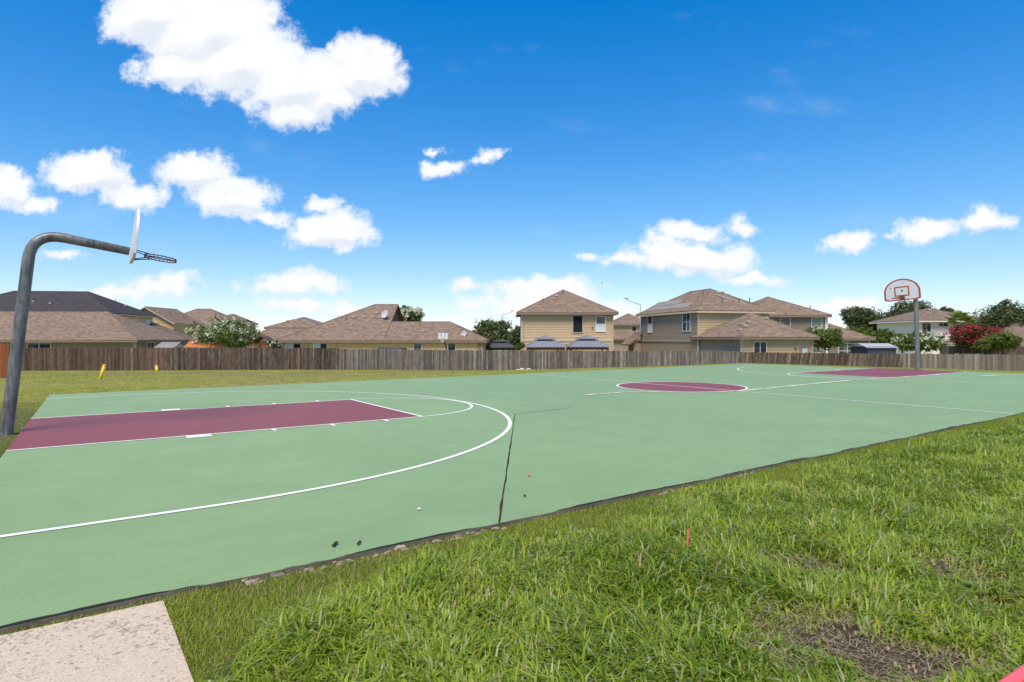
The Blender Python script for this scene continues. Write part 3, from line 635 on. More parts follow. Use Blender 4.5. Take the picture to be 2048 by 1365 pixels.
# ------------------------------------------------------------------ fences
def zg(x, y): return float(ground(np.array([x]), np.array([y]))[0])
def fence(label, pts, mt, height, lean=0.0, name='wood_fence', pitch=.140, jit=.02, base=None, group='wooden fences'):
    e = empty(name, (pts[0][0], pts[0][1], 0)); tag(e, label, 'fence', group)
    datas = []
    for k in range(5):
        hh = height * (1 + random.uniform(-.012, .012)); w_ = .150 * random.uniform(.985, 1.03)
        mb = MB(); poly = [(-w_ / 2, 0), (w_ / 2, 0), (w_ / 2, hh - .04), (w_ / 2 - .035, hh), (-w_ / 2 + .035, hh), (-w_ / 2, hh - .04)]
        V = [(x_, -.009, z_) for x_, z_ in poly] + [(x_, .009, z_) for x_, z_ in poly]; n = 6
        me = bpy.data.meshes.new('picket'); me.from_pydata(V, [], [tuple(range(n)), tuple(range(n, 2 * n))[::-1]] + [(i, i + n, (i + 1) % n + n, (i + 1) % n) for i in range(n)]); me.materials.append(mt); datas.append(me)
    o0 = Vector((pts[0][0], pts[0][1], 0)); cnt = 0
    post = MB(); rails = []
    for (a, b) in zip(pts[:-1], pts[1:]):
        dx, dy = b[0] - a[0], b[1] - a[1]; L = math.hypot(dx, dy); an = math.atan2(dy, dx); k = int(L / pitch)
        for i in range(k):
            s = (i + .5) / k; x_, y_ = a[0] + dx * s, a[1] + dy * s
            z_ = (zg(x_, y_) if base is None else base) - .03 + random.uniform(-jit, jit)
            ln_ = lean * (sstep((s * L) / 3) if a is pts[0] else 1) if lean else 0
            Mx = Matrix.Translation(Vector((x_, y_, z_)) - o0) @ Matrix.Rotation(an, 4, 'Z') @ Matrix.Rotation(float(ln_) + random.gauss(0, .007) * (1.6 if lean else 1), 4, 'Y') @ Matrix.Translation((0, (-.0045 if i % 2 else .0045) + random.uniform(-.003, .003), 0)) @ Matrix.Rotation(random.gauss(0, .04), 4, 'Z')
            inst('picket', random.choice(datas), e, Mx); cnt += 1
        nb = max(1, round(L / 2.44))
        for i in range(nb):
            p0 = [a[0] + dx * i / nb, a[1] + dy * i / nb]; p1 = [a[0] + dx * (i + 1) / nb, a[1] + dy * (i + 1) / nb]
            nx_, ny_ = -math.sin(an) * .035, math.cos(an) * .035
            z0_, z1_ = [(zg(*q) if base is None else base) for q in (p0, p1)]
            for hh in (.25, .95, 1.6):
                rb = MB(); A = Vector((p0[0] + nx_, p0[1] + ny_, z0_ + hh)) - o0; B = Vector((p1[0] + nx_, p1[1] + ny_, z1_ + hh)) - o0
                rb.tube([A, B], .035, 4); rb.build('rail', mt, e)
            pm = MB(); q = Vector((p0[0] + nx_ * 2.6, p0[1] + ny_ * 2.6, z0_ - .3)) - o0; pm.tube([q, q + Vector((0, 0, height + .2))], .05, 6); pm.build('post', mt, e)
    return e
def seg(u0, u1, n=4):
    us = np.linspace(u0, u1, n); return [(X(u, float(fence_depth((u - 1024) / FPX))), float(fence_depth((u - 1024) / FPX))) for u in us]
fence('reddish brown picket fence behind the yellow stakes', seg(-480, 330, 6), M['f_brown'], 1.86)
fence('dark brown picket fence in front of the orange shed and flowering tree', seg(330.2, 678, 3), M['f_dark'], 1.88)
fence('long weathered grey picket fence in front of the gazebos', seg(678.2, 1479.5, 6), M['f_grey'], 1.80)
fence('dark brown fence with boards leaning sideways behind the far key', seg(1480, 1801, 4), M['f_lean'], 1.80, lean=R(8))
fence('pale brown picket fence right of the far goal pole', seg(1801.5, 2330, 5), M['f_pale'], 1.80)
fence('orange stained fence section at the left edge', [(X(-420, 30), 30.0), (X(17, 31), 31)], M['f_stain'], 1.83)
fence('dark background fence below the red flowering tree', [(X(1880, 66), 66), (X(1990, 63), 63), (X(2130, 60), 60)], M['f_back'], 2.1, base=-1.48)

# ------------------------------------------------------------------ houses
GZ = -1.45
def roof_hip(w_, d_, ze, rise, oh=.45, left='hip', right='hip', th=.16):
    """hip or gable roof over a w x d plan (x along the front, y back), ridge along x; returns verts, faces"""
    x0, x1, y0, y1 = -oh, w_ + oh, -oh, d_ + oh; zr = ze + rise; ym = (y0 + y1) / 2; k = (y1 - y0) / 2
    if w_ >= d_ or left != 'hip' or right != 'hip':
        xl = x0 + (k if left == 'hip' else 0); xr = x1 - (k if right == 'hip' else 0)
        if xl > xr: xl = xr = (x0 + x1) / 2
        A, B = (xl, ym, zr), (xr, ym, zr)
        V = [(x0, y0, ze), (x1, y0, ze), (x1, y1, ze), (x0, y1, ze), A, B]
        Fc = [(0, 1, 5, 4), (1, 2, 5), (2, 3, 4, 5), (3, 0, 4)]
    else:
        kk = (x1 - x0) / 2; A, B = ((x0 + x1) / 2, y0 + kk, zr), ((x0 + x1) / 2, y1 - kk, zr)
        V = [(x0, y0, ze), (x1, y0, ze), (x1, y1, ze), (x0, y1, ze), A, B]
        Fc = [(0, 1, 4), (1, 2, 5, 4), (2, 3, 5), (3, 0, 4, 5)]
    return V, Fc
def slope_z(V, w_, d_, ze, rise, x, y, oh=.45):
    if V and 'gable' in V:
        k = d_ / 2 + oh; e_ = min([y + oh, d_ + oh - y] + ([x + oh] if V[0] == 'hip' else []) + ([w_ + oh - x] if V[1] == 'hip' else []))
    else: k = min(w_, d_) / 2 + oh; e_ = min(x + oh, y + oh, w_ + oh - x, d_ + oh - y)
    return ze + rise * min(1, e_ / k)
def planks(parent, p0, p1, z0, z1, mt, h=.21, th=.02):
    """lap siding: one board for each course, each tilted out at its foot"""
    dx, dy = p1[0] - p0[0], p1[1] - p0[1]; L = math.hypot(dx, dy); an = math.atan2(dy, dx)
    n = max(1, round((z1 - z0) / h)); hh = (z1 - z0) / n
    me = bpy.data.meshes.new('plank')
    V = [(0, -.034, 0), (L, -.034, 0), (L, 0, 0), (0, 0, 0), (0, -.008, hh), (L, -.008, hh), (L, 0, hh), (0, 0, hh)]
    me.from_pydata(V, [], [(0, 3, 2, 1), (4, 5, 6, 7), (0, 1, 5, 4), (1, 2, 6, 5), (2, 3, 7, 6), (3, 0, 4, 7)]); me.materials.append(mt)
    for i in range(n): inst('plank', me, parent, Matrix.Translation((p0[0], p0[1], z0 + i * hh)) @ Matrix.Rotation(an, 4, 'Z'))
def window(parent, x, z, w_, h, M4, kind='glass', mull='h', frame='trim_white', name='window'):
    """on a wall whose local frame M4 has x along the wall, -y outward"""
    def T(V): return [tuple(M4 @ Vector(v)) for v in V]
    f = MB(); t_ = .06; o0, o1 = -.075, -.001
    f.box(x - w_ / 2 - t_, x + w_ / 2 + t_, o0, o1, z + h, z + h + t_); f.box(x - w_ / 2 - t_, x + w_ / 2 + t_, o0 - .012, o1, z - t_, z)
    f.box(x - w_ / 2 - t_, x - w_ / 2, o0, o1, z, z + h); f.box(x + w_ / 2, x + w_ / 2 + t_, o0, o1, z, z + h)
    if mull in ('h', 'x'): f.box(x - w_ / 2, x + w_ / 2, o0 + .01, o1, z + h * .5 - .025, z + h * .5 + .025)
    if mull in ('v', 'x'): f.box(x - .03, x + .03, o0 + .008, o1, z, z + h)
    wn = mesh(name, T(f.v), f.f, M[frame], parent)
    if mull == 'x': cells = [(x - w_ / 2, x - .03, z, z + h / 2 - .025), (x + .03, x + w_ / 2, z, z + h / 2 - .025), (x - w_ / 2, x - .03, z + h / 2 + .025, z + h), (x + .03, x + w_ / 2, z + h / 2 + .025, z + h)]
    elif mull == 'h': cells = [(x - w_ / 2, x + w_ / 2, z, z + h / 2 - .025), (x - w_ / 2, x + w_ / 2, z + h / 2 + .025, z + h)]
    elif mull == 'v': cells = [(x - w_ / 2, x - .03, z, z + h), (x + .03, x + w_ / 2, z, z + h)]
    else: cells = [(x - w_ / 2, x + w_ / 2, z, z + h)]
    for i, (a, b_, c, d) in enumerate(cells):
        mb = MB().box(a, b_, -.045, -.036, c, d)
        mk = kind if not isinstance(kind, (list, tuple)) else kind[i % len(kind)]
        mesh('pane', T(mb.v), mb.f, M[mk], wn)
    return wn
class House:
    def __init__(s, name, label, x, y, a=0.0, base=GZ, group='houses behind the fence'):
        s.e = empty(name, (x, y, base), a); tag(s.e, label, 'house', group); s.b = base
    def block(s, x0, y0, w_, d_, ze, rise, wall, roof, z0=0.0, left='hip', right='hip', oh=.45, sides='fl', side_mat=None, planked=True, fascia='fascia', gable_mat=None):
        """one volume: walls to the eave at height ze (above base), roof above. sides: f front, l left, r right"""
        e = s.e; T = Matrix.Translation((x0, y0, 0))
        mb = MB().box(x0, x0 + w_, y0, y0 + d_, z0, ze); mb.build('wall', M[side_mat or wall], e)
        if planked:
            if 'f' in sides: planks(e, (x0 + .0, y0 - .002), (x0 + w_, y0 - .002), z0, ze - .12, M[wall])
            if 'l' in sides: planks(e, (x0 - .002, y0 + d_), (x0 - .002, y0), z0, ze - .12, M[side_mat or wall])
            if 'r' in sides: planks(e, (x0 + w_ + .002, y0), (x0 + w_ + .002, y0 + d_), z0, ze - .12, M[side_mat or wall])
            for cx_, cy_ in ((x0, y0), (x0 + w_, y0)):
                box('corner_board', M['trim' if wall != 'w_white' else 'trim_white'], e, cx_ - .06, cx_ + .06, cy_ - .045, cy_ + .06, z0, ze - .13)
        V, Fc = roof_hip(w_, d_, ze, rise, oh, left, right)
        # give the roof a thickness: underside dropped, closed by the eave edge
        n = len(V); V2 = V + [(a, b_, c - .10) for a, b_, c in V]
        ends = ([(3, 0, 4)] if left == 'gable' else []) + ([(1, 2, 5)] if right == 'gable' else [])
        Fc = [f for f in Fc if f not in ends]
        F2 = list(Fc) + [tuple(n + i for i in f)[::-1] for f in Fc]
        rim_ = [(0, 1), (1, 2), (2, 3), (3, 0)]
        if left == 'gable': rim_.remove((3, 0)); rim_ += [(3, 4), (4, 0)]
        if right == 'gable': rim_.remove((1, 2)); rim_ += [(1, 5), (5, 2)]
        for i, j in rim_: F2.append((i, i + n, j + n, j))
        rf = mesh('roof', [(a + x0, b_ + y0, c) for a, b_, c in V2], F2, M[roof], e)
        fb = MB(); q = oh - .02
        if left == 'hip' or True:
            fb.box(x0 - q, x0 + w_ + q, y0 - q - .03, y0 - q, ze - .24, ze - .085)
        if left == 'hip': fb.box(x0 - q - .03, x0 - q, y0 - q, y0 + d_ + q, ze - .24, ze - .085)
        if right == 'hip': fb.box(x0 + w_ + q, x0 + w_ + q + .03, y0 - q, y0 + d_ + q, ze - .24, ze - .085)
        fb.build('fascia', M[fascia], rf)
        so = MB().box(x0 - q, x0 + w_ + q, y0 - q, y0, ze - .18, ze - .15); so.build('soffit', M[fascia], rf)
        # ridge and hip caps
        cp = MB(); A, B = Vector(V[4]), Vector(V[5]); o_ = Vector((x0, y0, .01))
        if (A - B).length > .3: cp.tube([A + o_, B + o_], .05, 5)
        if w_ >= d_ or left != 'hip' or right != 'hip':
            if left == 'hip': cp.tube([Vector(V[0]) + o_, A + o_], .045, 5); cp.tube([Vector(V[3]) + o_, A + o_], .045, 5)
            if right == 'hip': cp.tube([Vector(V[1]) + o_, B + o_], .045, 5); cp.tube([Vector(V[2]) + o_, B + o_], .045, 5)
        else:
            for i, q_ in ((0, A), (1, A), (2, B), (3, B)): cp.tube([Vector(V[i]) + o_, q_ + o_], .045, 5)
        cp.build('ridge_cap', M[roof], rf)
        for sd_, xx in (('left', x0), ('right', x0 + w_)):
            if (left if sd_ == 'left' else right) == 'gable':
                mesh('gable_wall', [(xx, y0, ze), (xx, y0 + d_, ze), (xx, y0 + d_ / 2, ze + rise * .93)], [(0, 1, 2)], M[gable_mat or wall], e)
        s.last = (x0, y0, w_, d_, ze, rise, oh, (left, right)); return rf
    def on_roof(s, x, y):
        x0, y0, w_, d_, ze, rise, oh, V = s.last; return slope_z(V, w_, d_, ze, rise, x - x0, y - y0, oh)
    def vent(s, rf, x, y, size=.34):
        z = s.on_roof(x, y); mb = MB(); mb.box(x - size / 2, x + size / 2, y - size * .5, y + size * .5, z + .03, z + .17); mb.box(x - size * .3, x + size * .3, y - size * .3, y + size * .3, z - .08, z + .03); mb.build('roof_vent', M['vent'], rf)
    def pipe(s, rf, x, y, h=.5):
        z = s.on_roof(x, y); MB().tube([(x, y, z - .1), (x, y, z + h)], .05, 7).build('vent_pipe', M['pipe'], rf)
    def front(s, x0, y0): return Matrix.Translation((x0, y0, 0))
    def leftw(s, x0, y1): return Matrix.Translation((x0, y1, 0)) @ Matrix.Rotation(-math.pi / 2, 4, 'Z')
    def rightw(s, x1, y0): return Matrix.Translation((x1, y0, 0)) @ Matrix.Rotation(math.pi / 2, 4, 'Z')
    def down(s, x, y, z0, z1, mt='trim'): MB().tube([(x, y, z0), (x, y, z1 - .3), (x, y - .25, z1 - .12)], .045, 6).build('downspout', M[mt], s.e)

# single-storey brown house, far left
h = House('brown_house', 'single-storey brown house with wide tan hip roof at the left edge', -67.1, 60.2, R(5))
rf = h.block(0, 0, 28, 12, 2.68, 3.15, 'w_brown', 'roof_tan', sides='fr')
for xx in (15.1, ): h.pipe(rf, xx, 2.2)
window(h.e, 18.6, 1.1, 2.2, 1.25, h.front(0, 0), mull='v'); window(h.e, 3.0, 1.1, 1.5, 1.25, h.rightw(28, 0), mull='v'); window(h.e, 14.0, 1.5, .8, .6, h.front(0, 0), mull='')
h.down(27.9, -.08, 0, 2.6)
# charcoal roof two-storey behind it
h = House('charcoal_roof_house', 'two-storey cream house with charcoal shingle roof behind the brown house', -71.0, 73.6, R(6.7))
rf = h.block(0, 0, 20.4, 11.2, 6.05, 3.05, 'w_cream', 'roof_char', sides='fr', fascia='trim')
for (xx, yy) in ((9.5, 3.2), (12.6, 1.9), (11.5, 2.0), (17.5, 7)): h.pipe(rf, xx, yy, .4)
for (xx, yy) in ((10.0, 2.4), (12.3, 1.9), (18.3, 8)): h.vent(rf, xx, yy, .3)
window(h.e, 6.2, 3.9, 1.0, 1.5, h.rightw(20.4, 0), 'blind', mull=''); window(h.e, 9.8, 3.5, 1.2, 1.9, h.rightw(20.4, 0), 'blind', mull='h'); window(h.e, 6.0, 3.9, 2.2, 1.5, h.front(0, 0), mull='v')
# cream gabled house with two roofs and a porch roof
h = House('cream_gable_house', 'cream two-storey house with gable and tan roofs left of the flowering tree', -60.0, 92, R(90))
rf = h.block(0, -8.2, 8, 8.2, 5.15, 2.5, 'w_cream', 'roof_tan', left='gable', right='gable', sides='f', fascia='trim', gable_mat='w_cream')
planks(h.e, (-.002, 0), (-.002, -8.2), 2.2, 5.0, M['w_cream'])
for k in range(11):      # boards of the gable triangle
    z = 5.15 + k * .21; hw = 4.1 * (1 - (k + 1) * .21 / 2.33)
    if hw > .2: box('plank', M['w_cream'], h.e, -.03, -.003, -4.1 - hw, -4.1 + hw, z, z + .2)
for s in (-1, 1): MB().tube([(-.47, -4.1 + s * 4.5, 5.02), (-.47, -4.1, 7.55)], .09, 4).build('rake_board', M['trim'], h.e)
for q in ((3, -6), (5, -7), (5.6, -7)): h.pipe(rf, *q, .5)
rf = h.block(8.05, -12.4, 10, 12.4, 4.95, 3.0, 'w_taupe', 'roof_tan', sides='l', fascia='fascia'); h.pipe(rf, 10.5, -9.5); h.vent(rf, 10, -8.5)
h.last = None
rf = h.block(-9.0, -11.6, 8.0, 9.4, 2.7, 2.6, 'w_taupe', 'roof_brown', sides='l')
window(h.e, 3.2, 3.3, 1.2, .55, h.leftw(0, 0), mull=''); window(h.e, 5.6, 3.3, 1.6, .55, h.leftw(0, 0), mull='')
# small far roofs
h = House('far_hip_house', 'distant tan roof peak right of the cream gable house', X(418, 128), 128); h.block(0, 0, 6.5, 8, 6.1, 2.0, 'w_tan', 'roof_tan', planked=False)
h = House('low_tan_house', 'tan roofed house between flowering tree and the long yellow house', X(492, 82), 82)
rf = h.block(0, 0, 10.2, 9.5, 2.7, 2.85, 'w_brown', 'roof_tan', planked=False); h.vent(rf, 5, 3)
rf = h.block(2.0, 2.6, 7.2, 8.5, 4.35, 1.55, 'w_taupe2', 'roof_tan', planked=False); h.vent(rf, 4.0, 4.6, .4); h.vent(rf, 5.2, 4.8, .4)
h = House('far_ridge_house', 'distant tan roof just right of the low tan house', X(560, 125), 125); h.block(0, 0, 6.0, 8, 4.3, 1.7, 'w_tan', 'roof_tan', planked=False)
h = House('far_yellow_house', 'distant yellow house roof seen right of the treetop', X(838, 118), 118); rf = h.block(0, 0, 5.4, 8, 4.35, 1.5, 'w_yellow', 'roof_brown', planked=False)
h.block(2.6, -3, 3.6, 7, 3.9, 1.35, 'w_yellow', 'roof_brown', planked=False, right='gable', left='gable')
# long yellow single-storey house
h = House('yellow_house', 'long single-storey yellow house with stepped tan roof and two dishes', -23.0, 60)
rf = h.block(0, 0, 9.8, 15.2, 2.66, 3.98, 'w_yellow', 'roof_tan', right='gable', sides='', gable_mat='roof_tan')
for q in ((4.6, 4.4), (6.1, 4.4), (7.2, 4.4), (8.1, 4.4), (9.0, 4.4), (8.3, 5.4)): h.vent(rf, *q)
h.pipe(rf, 5.4, 3.9); h.vent(rf, 6.3, 2.6, .3)
rf2 = h.block(9.0, .04, 11.1, 7.3, 2.664, 1.92, 'w_yellow', 'roof_tan', left='gable', sides='')
h.pipe(rf2, 13.4, 2.7, .4); h.vent(rf2, 13.9, 1.4); 
planks(h.e, (0, -.004), (20.1, -.004), 0, 2.5, M['w_yellow'])
planks(h.e, (20.102, .04), (20.102, 7.34), 0, 2.5, M['w_yellow'])
box('brick_corner', M['w_brick'], h.e, 19.55, 20.18, -.1, .5, 0, 2.45)
fr = h.front(0, -.02)
for xx, k, w_ in ((1.2, 'v', 1.5), (3.9, 'v', 1.3)): window(h.e, xx, 1.0, w_, 1.3, fr, ['blind', 'glass'], mull=k)
for xx in (13.6, 17.0): window(h.e, xx, .6, .72, 1.75, fr, ['blind', 'glass'], mull='h')
for xx in (2.6, 5.5, 20.0): h.down(xx, -.1, 0, 2.6)
box('trim_strip', M['trim'], h.e, 2.52, 2.68, -.07, -.04, 0, 2.5); box('trim_strip', M['trim'], h.e, 18.4, 18.46, -.06, -.035, 0, 2.5)
# two-storey tan house
h = House('tan_house', 'two-storey tan house with hip roof and black screened window behind the gazebos', .95, 60)
rf = h.block(0, 0, 9.1, 9.6, 5.42, 2.62, 'w_tan', 'roof_tan', sides='', oh=.5)
planks(h.e, (-.002, -.004), (9.102, -.004), 2.68, 5.28, M['w_tan'], .26); planks(h.e, (0, .096), (9.1, .096), 0, 2.5, M['w_tan'], .26) if False else planks(h.e, (.02, -.003), (9.08, -.003), 0, 2.52, M['w_tan'], .26)
box('floor_band', M['trim'], h.e, -.05, 9.15, -.07, -.002, 2.53, 2.67)
window(h.e, 5.6, 3.45, .92, 1.62, h.front(0, -.012), 'screen', mull='', frame='trim'); window(h.e, 7.88, 3.55, .86, 1.45, h.front(0, -.012), ['blind', 'glass'], mull='h')
h.vent(rf, 3.7, 3.0); h.pipe(rf, 2.2, 1.6, .4); h.pipe(rf, 4.4, 3.6, .4); h.down(.12, -.1, 0, 5.4); h.down(9.02, -.1, 0, 5.4)
box('porch_beam', M['trim'], h.e, 4.7, 4.85, -.3, -.08, 0, 2.3)
MB().tube([(7.05, -.05, 3.9), (7.05, -.18, 3.95)], .07, 8).build('wall_lamp', M['darkmetal'], h.e)
# far tan house
h = House('far_tan_house', 'distant tan two-storey house between the tan house and the taupe house', X(1226, 100), 100)
rf = h.block(0, 0, 6.5, 8, 5.15, 1.9, 'w_tan', 'roof_tan', planked=True, sides='f'); h.block(-1.5, -2.4, 8, 3.5, 2.75, 1.1, 'w_taupe', 'roof_tan', planked=True, sides='f')
window(h.e, 3.5, 4.0, .7, .75, h.front(0, -.01), mull='')
# taupe two-storey house with solar roof and hip wing
h = House('taupe_house', 'taupe and tan two-storey house with solar panels and low hip-roofed wing', 16.9, 54.6, R(15))
rf = h.block(0, 0, 7.46, 11.2, 5.4, 2.3, 'w_tan', 'roof_tan', sides='', oh=.42, side_mat='w_taupe', fascia='trim')
planks(h.e, (-.002, 11.2), (-.002, 0), 2.6, 5.26, M['w_taupe'], .24); planks(h.e, (.05, 11.8), (.05, 0), 0, 2.5, M['w_taupe'], .24)
planks(h.e, (0, -.004), (7.46, -.004), 2.4, 5.26, M['w_tan'], .24); box('floor_band', M['w_taupe'], h.e, -.08, -.002, 0, 11.2, 2.5, 2.6)
lw = h.leftw(-.01, 11.2)
window(h.e, 2.2, 3.5, .8, 1.7, lw, ['blind', 'glass'], mull='h'); window(h.e, 9.3, 3.55, 1.25, 1.65, lw, 'glass', mull='x')
for q in ((2.6, 3.2), (5.0, 1.0), (6.3, 1.2), (3.2, 1.0)): h.pipe(rf, *q, .45)
for q in ((3.9, 2.9), (4.5, 2.9), (5.0, 2.8)): h.vent(rf, *q, .3)
# panels lie on the left slope
nrm = Vector((-(2.3), 0, 4.15)).normalized(); upv = Vector((4.15, 0, 2.3)).normalized()
for i in range(5):
    for j in range(2):
        if (i, j) in ((3, 1), ): continue
        c = Vector((.25, 10.2 - i * 1.72 - .1 * j, 5.4 + .28)) + upv * (.55 + j * 1.05) + nrm * .07
        if c.y < 2.6 + c.x: continue
        y_ = Vector((0, 1, 0)); P4 = [c - y_ * .82 - upv * .49, c + y_ * .82 - upv * .49, c + y_ * .82 + upv * .49, c - y_ * .82 + upv * .49]
        V = [tuple(q) for q in P4] + [tuple(q + nrm * .04) for q in P4]
        m_ = mesh('solar_panel', V, [(0, 1, 2, 3), (7, 6, 5, 4), (0, 4, 5, 1), (1, 5, 6, 2), (2, 6, 7, 3), (3, 7, 4, 0)], M['roof_grey'], rf)
rail = MB(); zz_ = lambda x, y: slope_z(None, 7.46, 11.2, 5.4, 2.3, x, y, .42) + .06
rail.tube([(3.5, 2.5, zz_(3.5, 2.5)), (5.5, .6, zz_(5.5, .6))], .035, 5); rail.tube([(5.5, .6, zz_(5.5, .6)), (6.5, 1.9, zz_(6.5, 1.9) + .05)], .06, 5); rail.build('conduit', M['vent'], rf)
rf = h.block(.15, -6.0, 6.9, 6.6, 2.98, 2.05, 'w_tan', 'roof_tan', sides='', oh=.42, side_mat='w_taupe')
planks(h.e, (.146, 0), (.146, -6.0), 0, 2.84, M['w_taupe'], .24); planks(h.e, (.15, -6.004), (7.05, -6.004), 0, 2.84, M['w_tan'], .24)
fw_ = h.front(.15, -6.015); window(h.e, 1.75, 1.35, 1.15, 1.2, fw_, 'glass', mull='v')
dr = box('door', M['w_taupe'], h.e, 5.75, 6.75, -6.07, -6.0, 0, 2.15); box('pane', M['blind'], dr, 6.0, 6.5, -6.085, -6.068, 1.0, 2.0)
MB().tube([(5.3, -6.05, 2.0), (5.3, -6.2, 2.0)], .06, 8).build('wall_lamp', M['darkmetal'], h.e)
for q in ((1.6, -4.2), (2.1, -4.25), (1.3, -4.9), (4.3, -3.6), (.7, -5.0)): h.vent(rf, *q, .36)
h.down(7.0, -6.1, 0, 2.9); h.down(-.05, -.1, 0, 5.3)
box('lean_to_wall', M['w_brick'], h.e, -.9, -.06, 11.0, 12.4, 0, 2.3)
mesh('lean_to_roof', [(-1.6, 10.7, 2.2), (-1.6, 12.8, 2.2), (.0, 12.8, 3.5), (.0, 10.7, 3.5), (-1.6, 10.7, 2.08), (-1.6, 12.8, 2.08), (.0, 12.8, 3.38), (.0, 10.7, 3.38)], [(0, 1, 2, 3), (7, 6, 5, 4), (0, 4, 5, 1), (1, 5, 6, 2), (2, 6, 7, 3), (3, 7, 4, 0)], M['roof_tan'], h.e)
# grey-taupe two-storey house
h = House('grey_taupe_house', 'grey taupe two-storey house with lower wing on its right', 25.2, 65)
rf = h.block(0, 0, 8.7, 9.2, 5.35, 2.25, 'w_taupe2', 'roof_tan', sides='f'); h.pipe(rf, 7.6, 1.2, .4); h.pipe(rf, 8.4, 2, .4)
rfb = h.block(-4.6, 2.5, 9, 8, 5.3, 2.0, 'w_taupe2', 'roof_tan', sides='', planked=False)
fr = h.front(0, -.012); window(h.e, 4.3, 3.35, 1.0, 1.75, fr, 'glass', mull='h'); window(h.e, 7.7, 3.35, 1.05, 1.75, fr, ['blind', 'glass'], mull='h'); window(h.e, 7.4, .5, 1.2, 1.6, fr, 'glass', mull='h')
box('corner_panel', M['trim_white'], h.e, 8.62, 8.9, -.06, .3, 0, 5.2)
rf = h.block(8.7, .5, 5.0, 7.6, 2.85, 2.1, 'w_taupe2', 'roof_tan', left='gable', sides='f'); window(h.e, 2.6, .7, 1.9, 1.55, h.front(8.7, .48), 'glass', mull='x'); h.down(13.6, .4, 0, 2.8, 'trim_white')
box('meter_box', M['darkmetal'], h.e, 12.7, 12.95, .32, .46, 1.0, 1.5)
# white house
h = House('white_house', 'white two-storey house behind the palm and the red flowering tree', X(1836, 84), 84)
rf = h.block(0, 0, 9.2, 9.4, 5.35, 1.9, 'w_white', 'roof_brown', sides='f', fascia='trim_white', oh=.8); h.vent(rf, 4.0, 3.6, .5)
fr = h.front(0, -.012)
window(h.e, 1.15, 3.55, 1.1, 1.35, fr, 'glass', mull='v', frame='trim'); window(h.e, 3.5, 4.55, 1.2, .4, fr, 'glass', mull='v', frame='trim'); window(h.e, 6.6, 3.5, 1.25, 1.5, fr, ['blind', 'glass'], mull='v', frame='trim')
rf = h.block(3.9, -4.2, 4.5, 4.2, 2.35, 1.1, 'w_white', 'roof_brown', sides='f', fascia='trim_white'); window(h.e, 2.5, .6, 1.3, 1.4, h.front(3.9, -4.21), ['blind', 'glass'], mull='v', frame='trim')
h = House('grey_roof_house', 'low house with pale grey roof left of the far goal pole', X(1722, 99), 99); h.block(0, 0, 10.2, 8, 2.95, 2.1, 'w_taupe', 'roof_grey', planked=False)
h = House('edge_house', 'brown roofed house at the right edge behind the trees', X(2022, 72), 72); h.block(0, 0, 9, 8, 2.7, 2.3, 'w_taupe2', 'roof_brown', planked=False); h.block(-.5, -3, 4, 3, 1.9, .9, 'w_brown', 'roof_brown', planked=False)

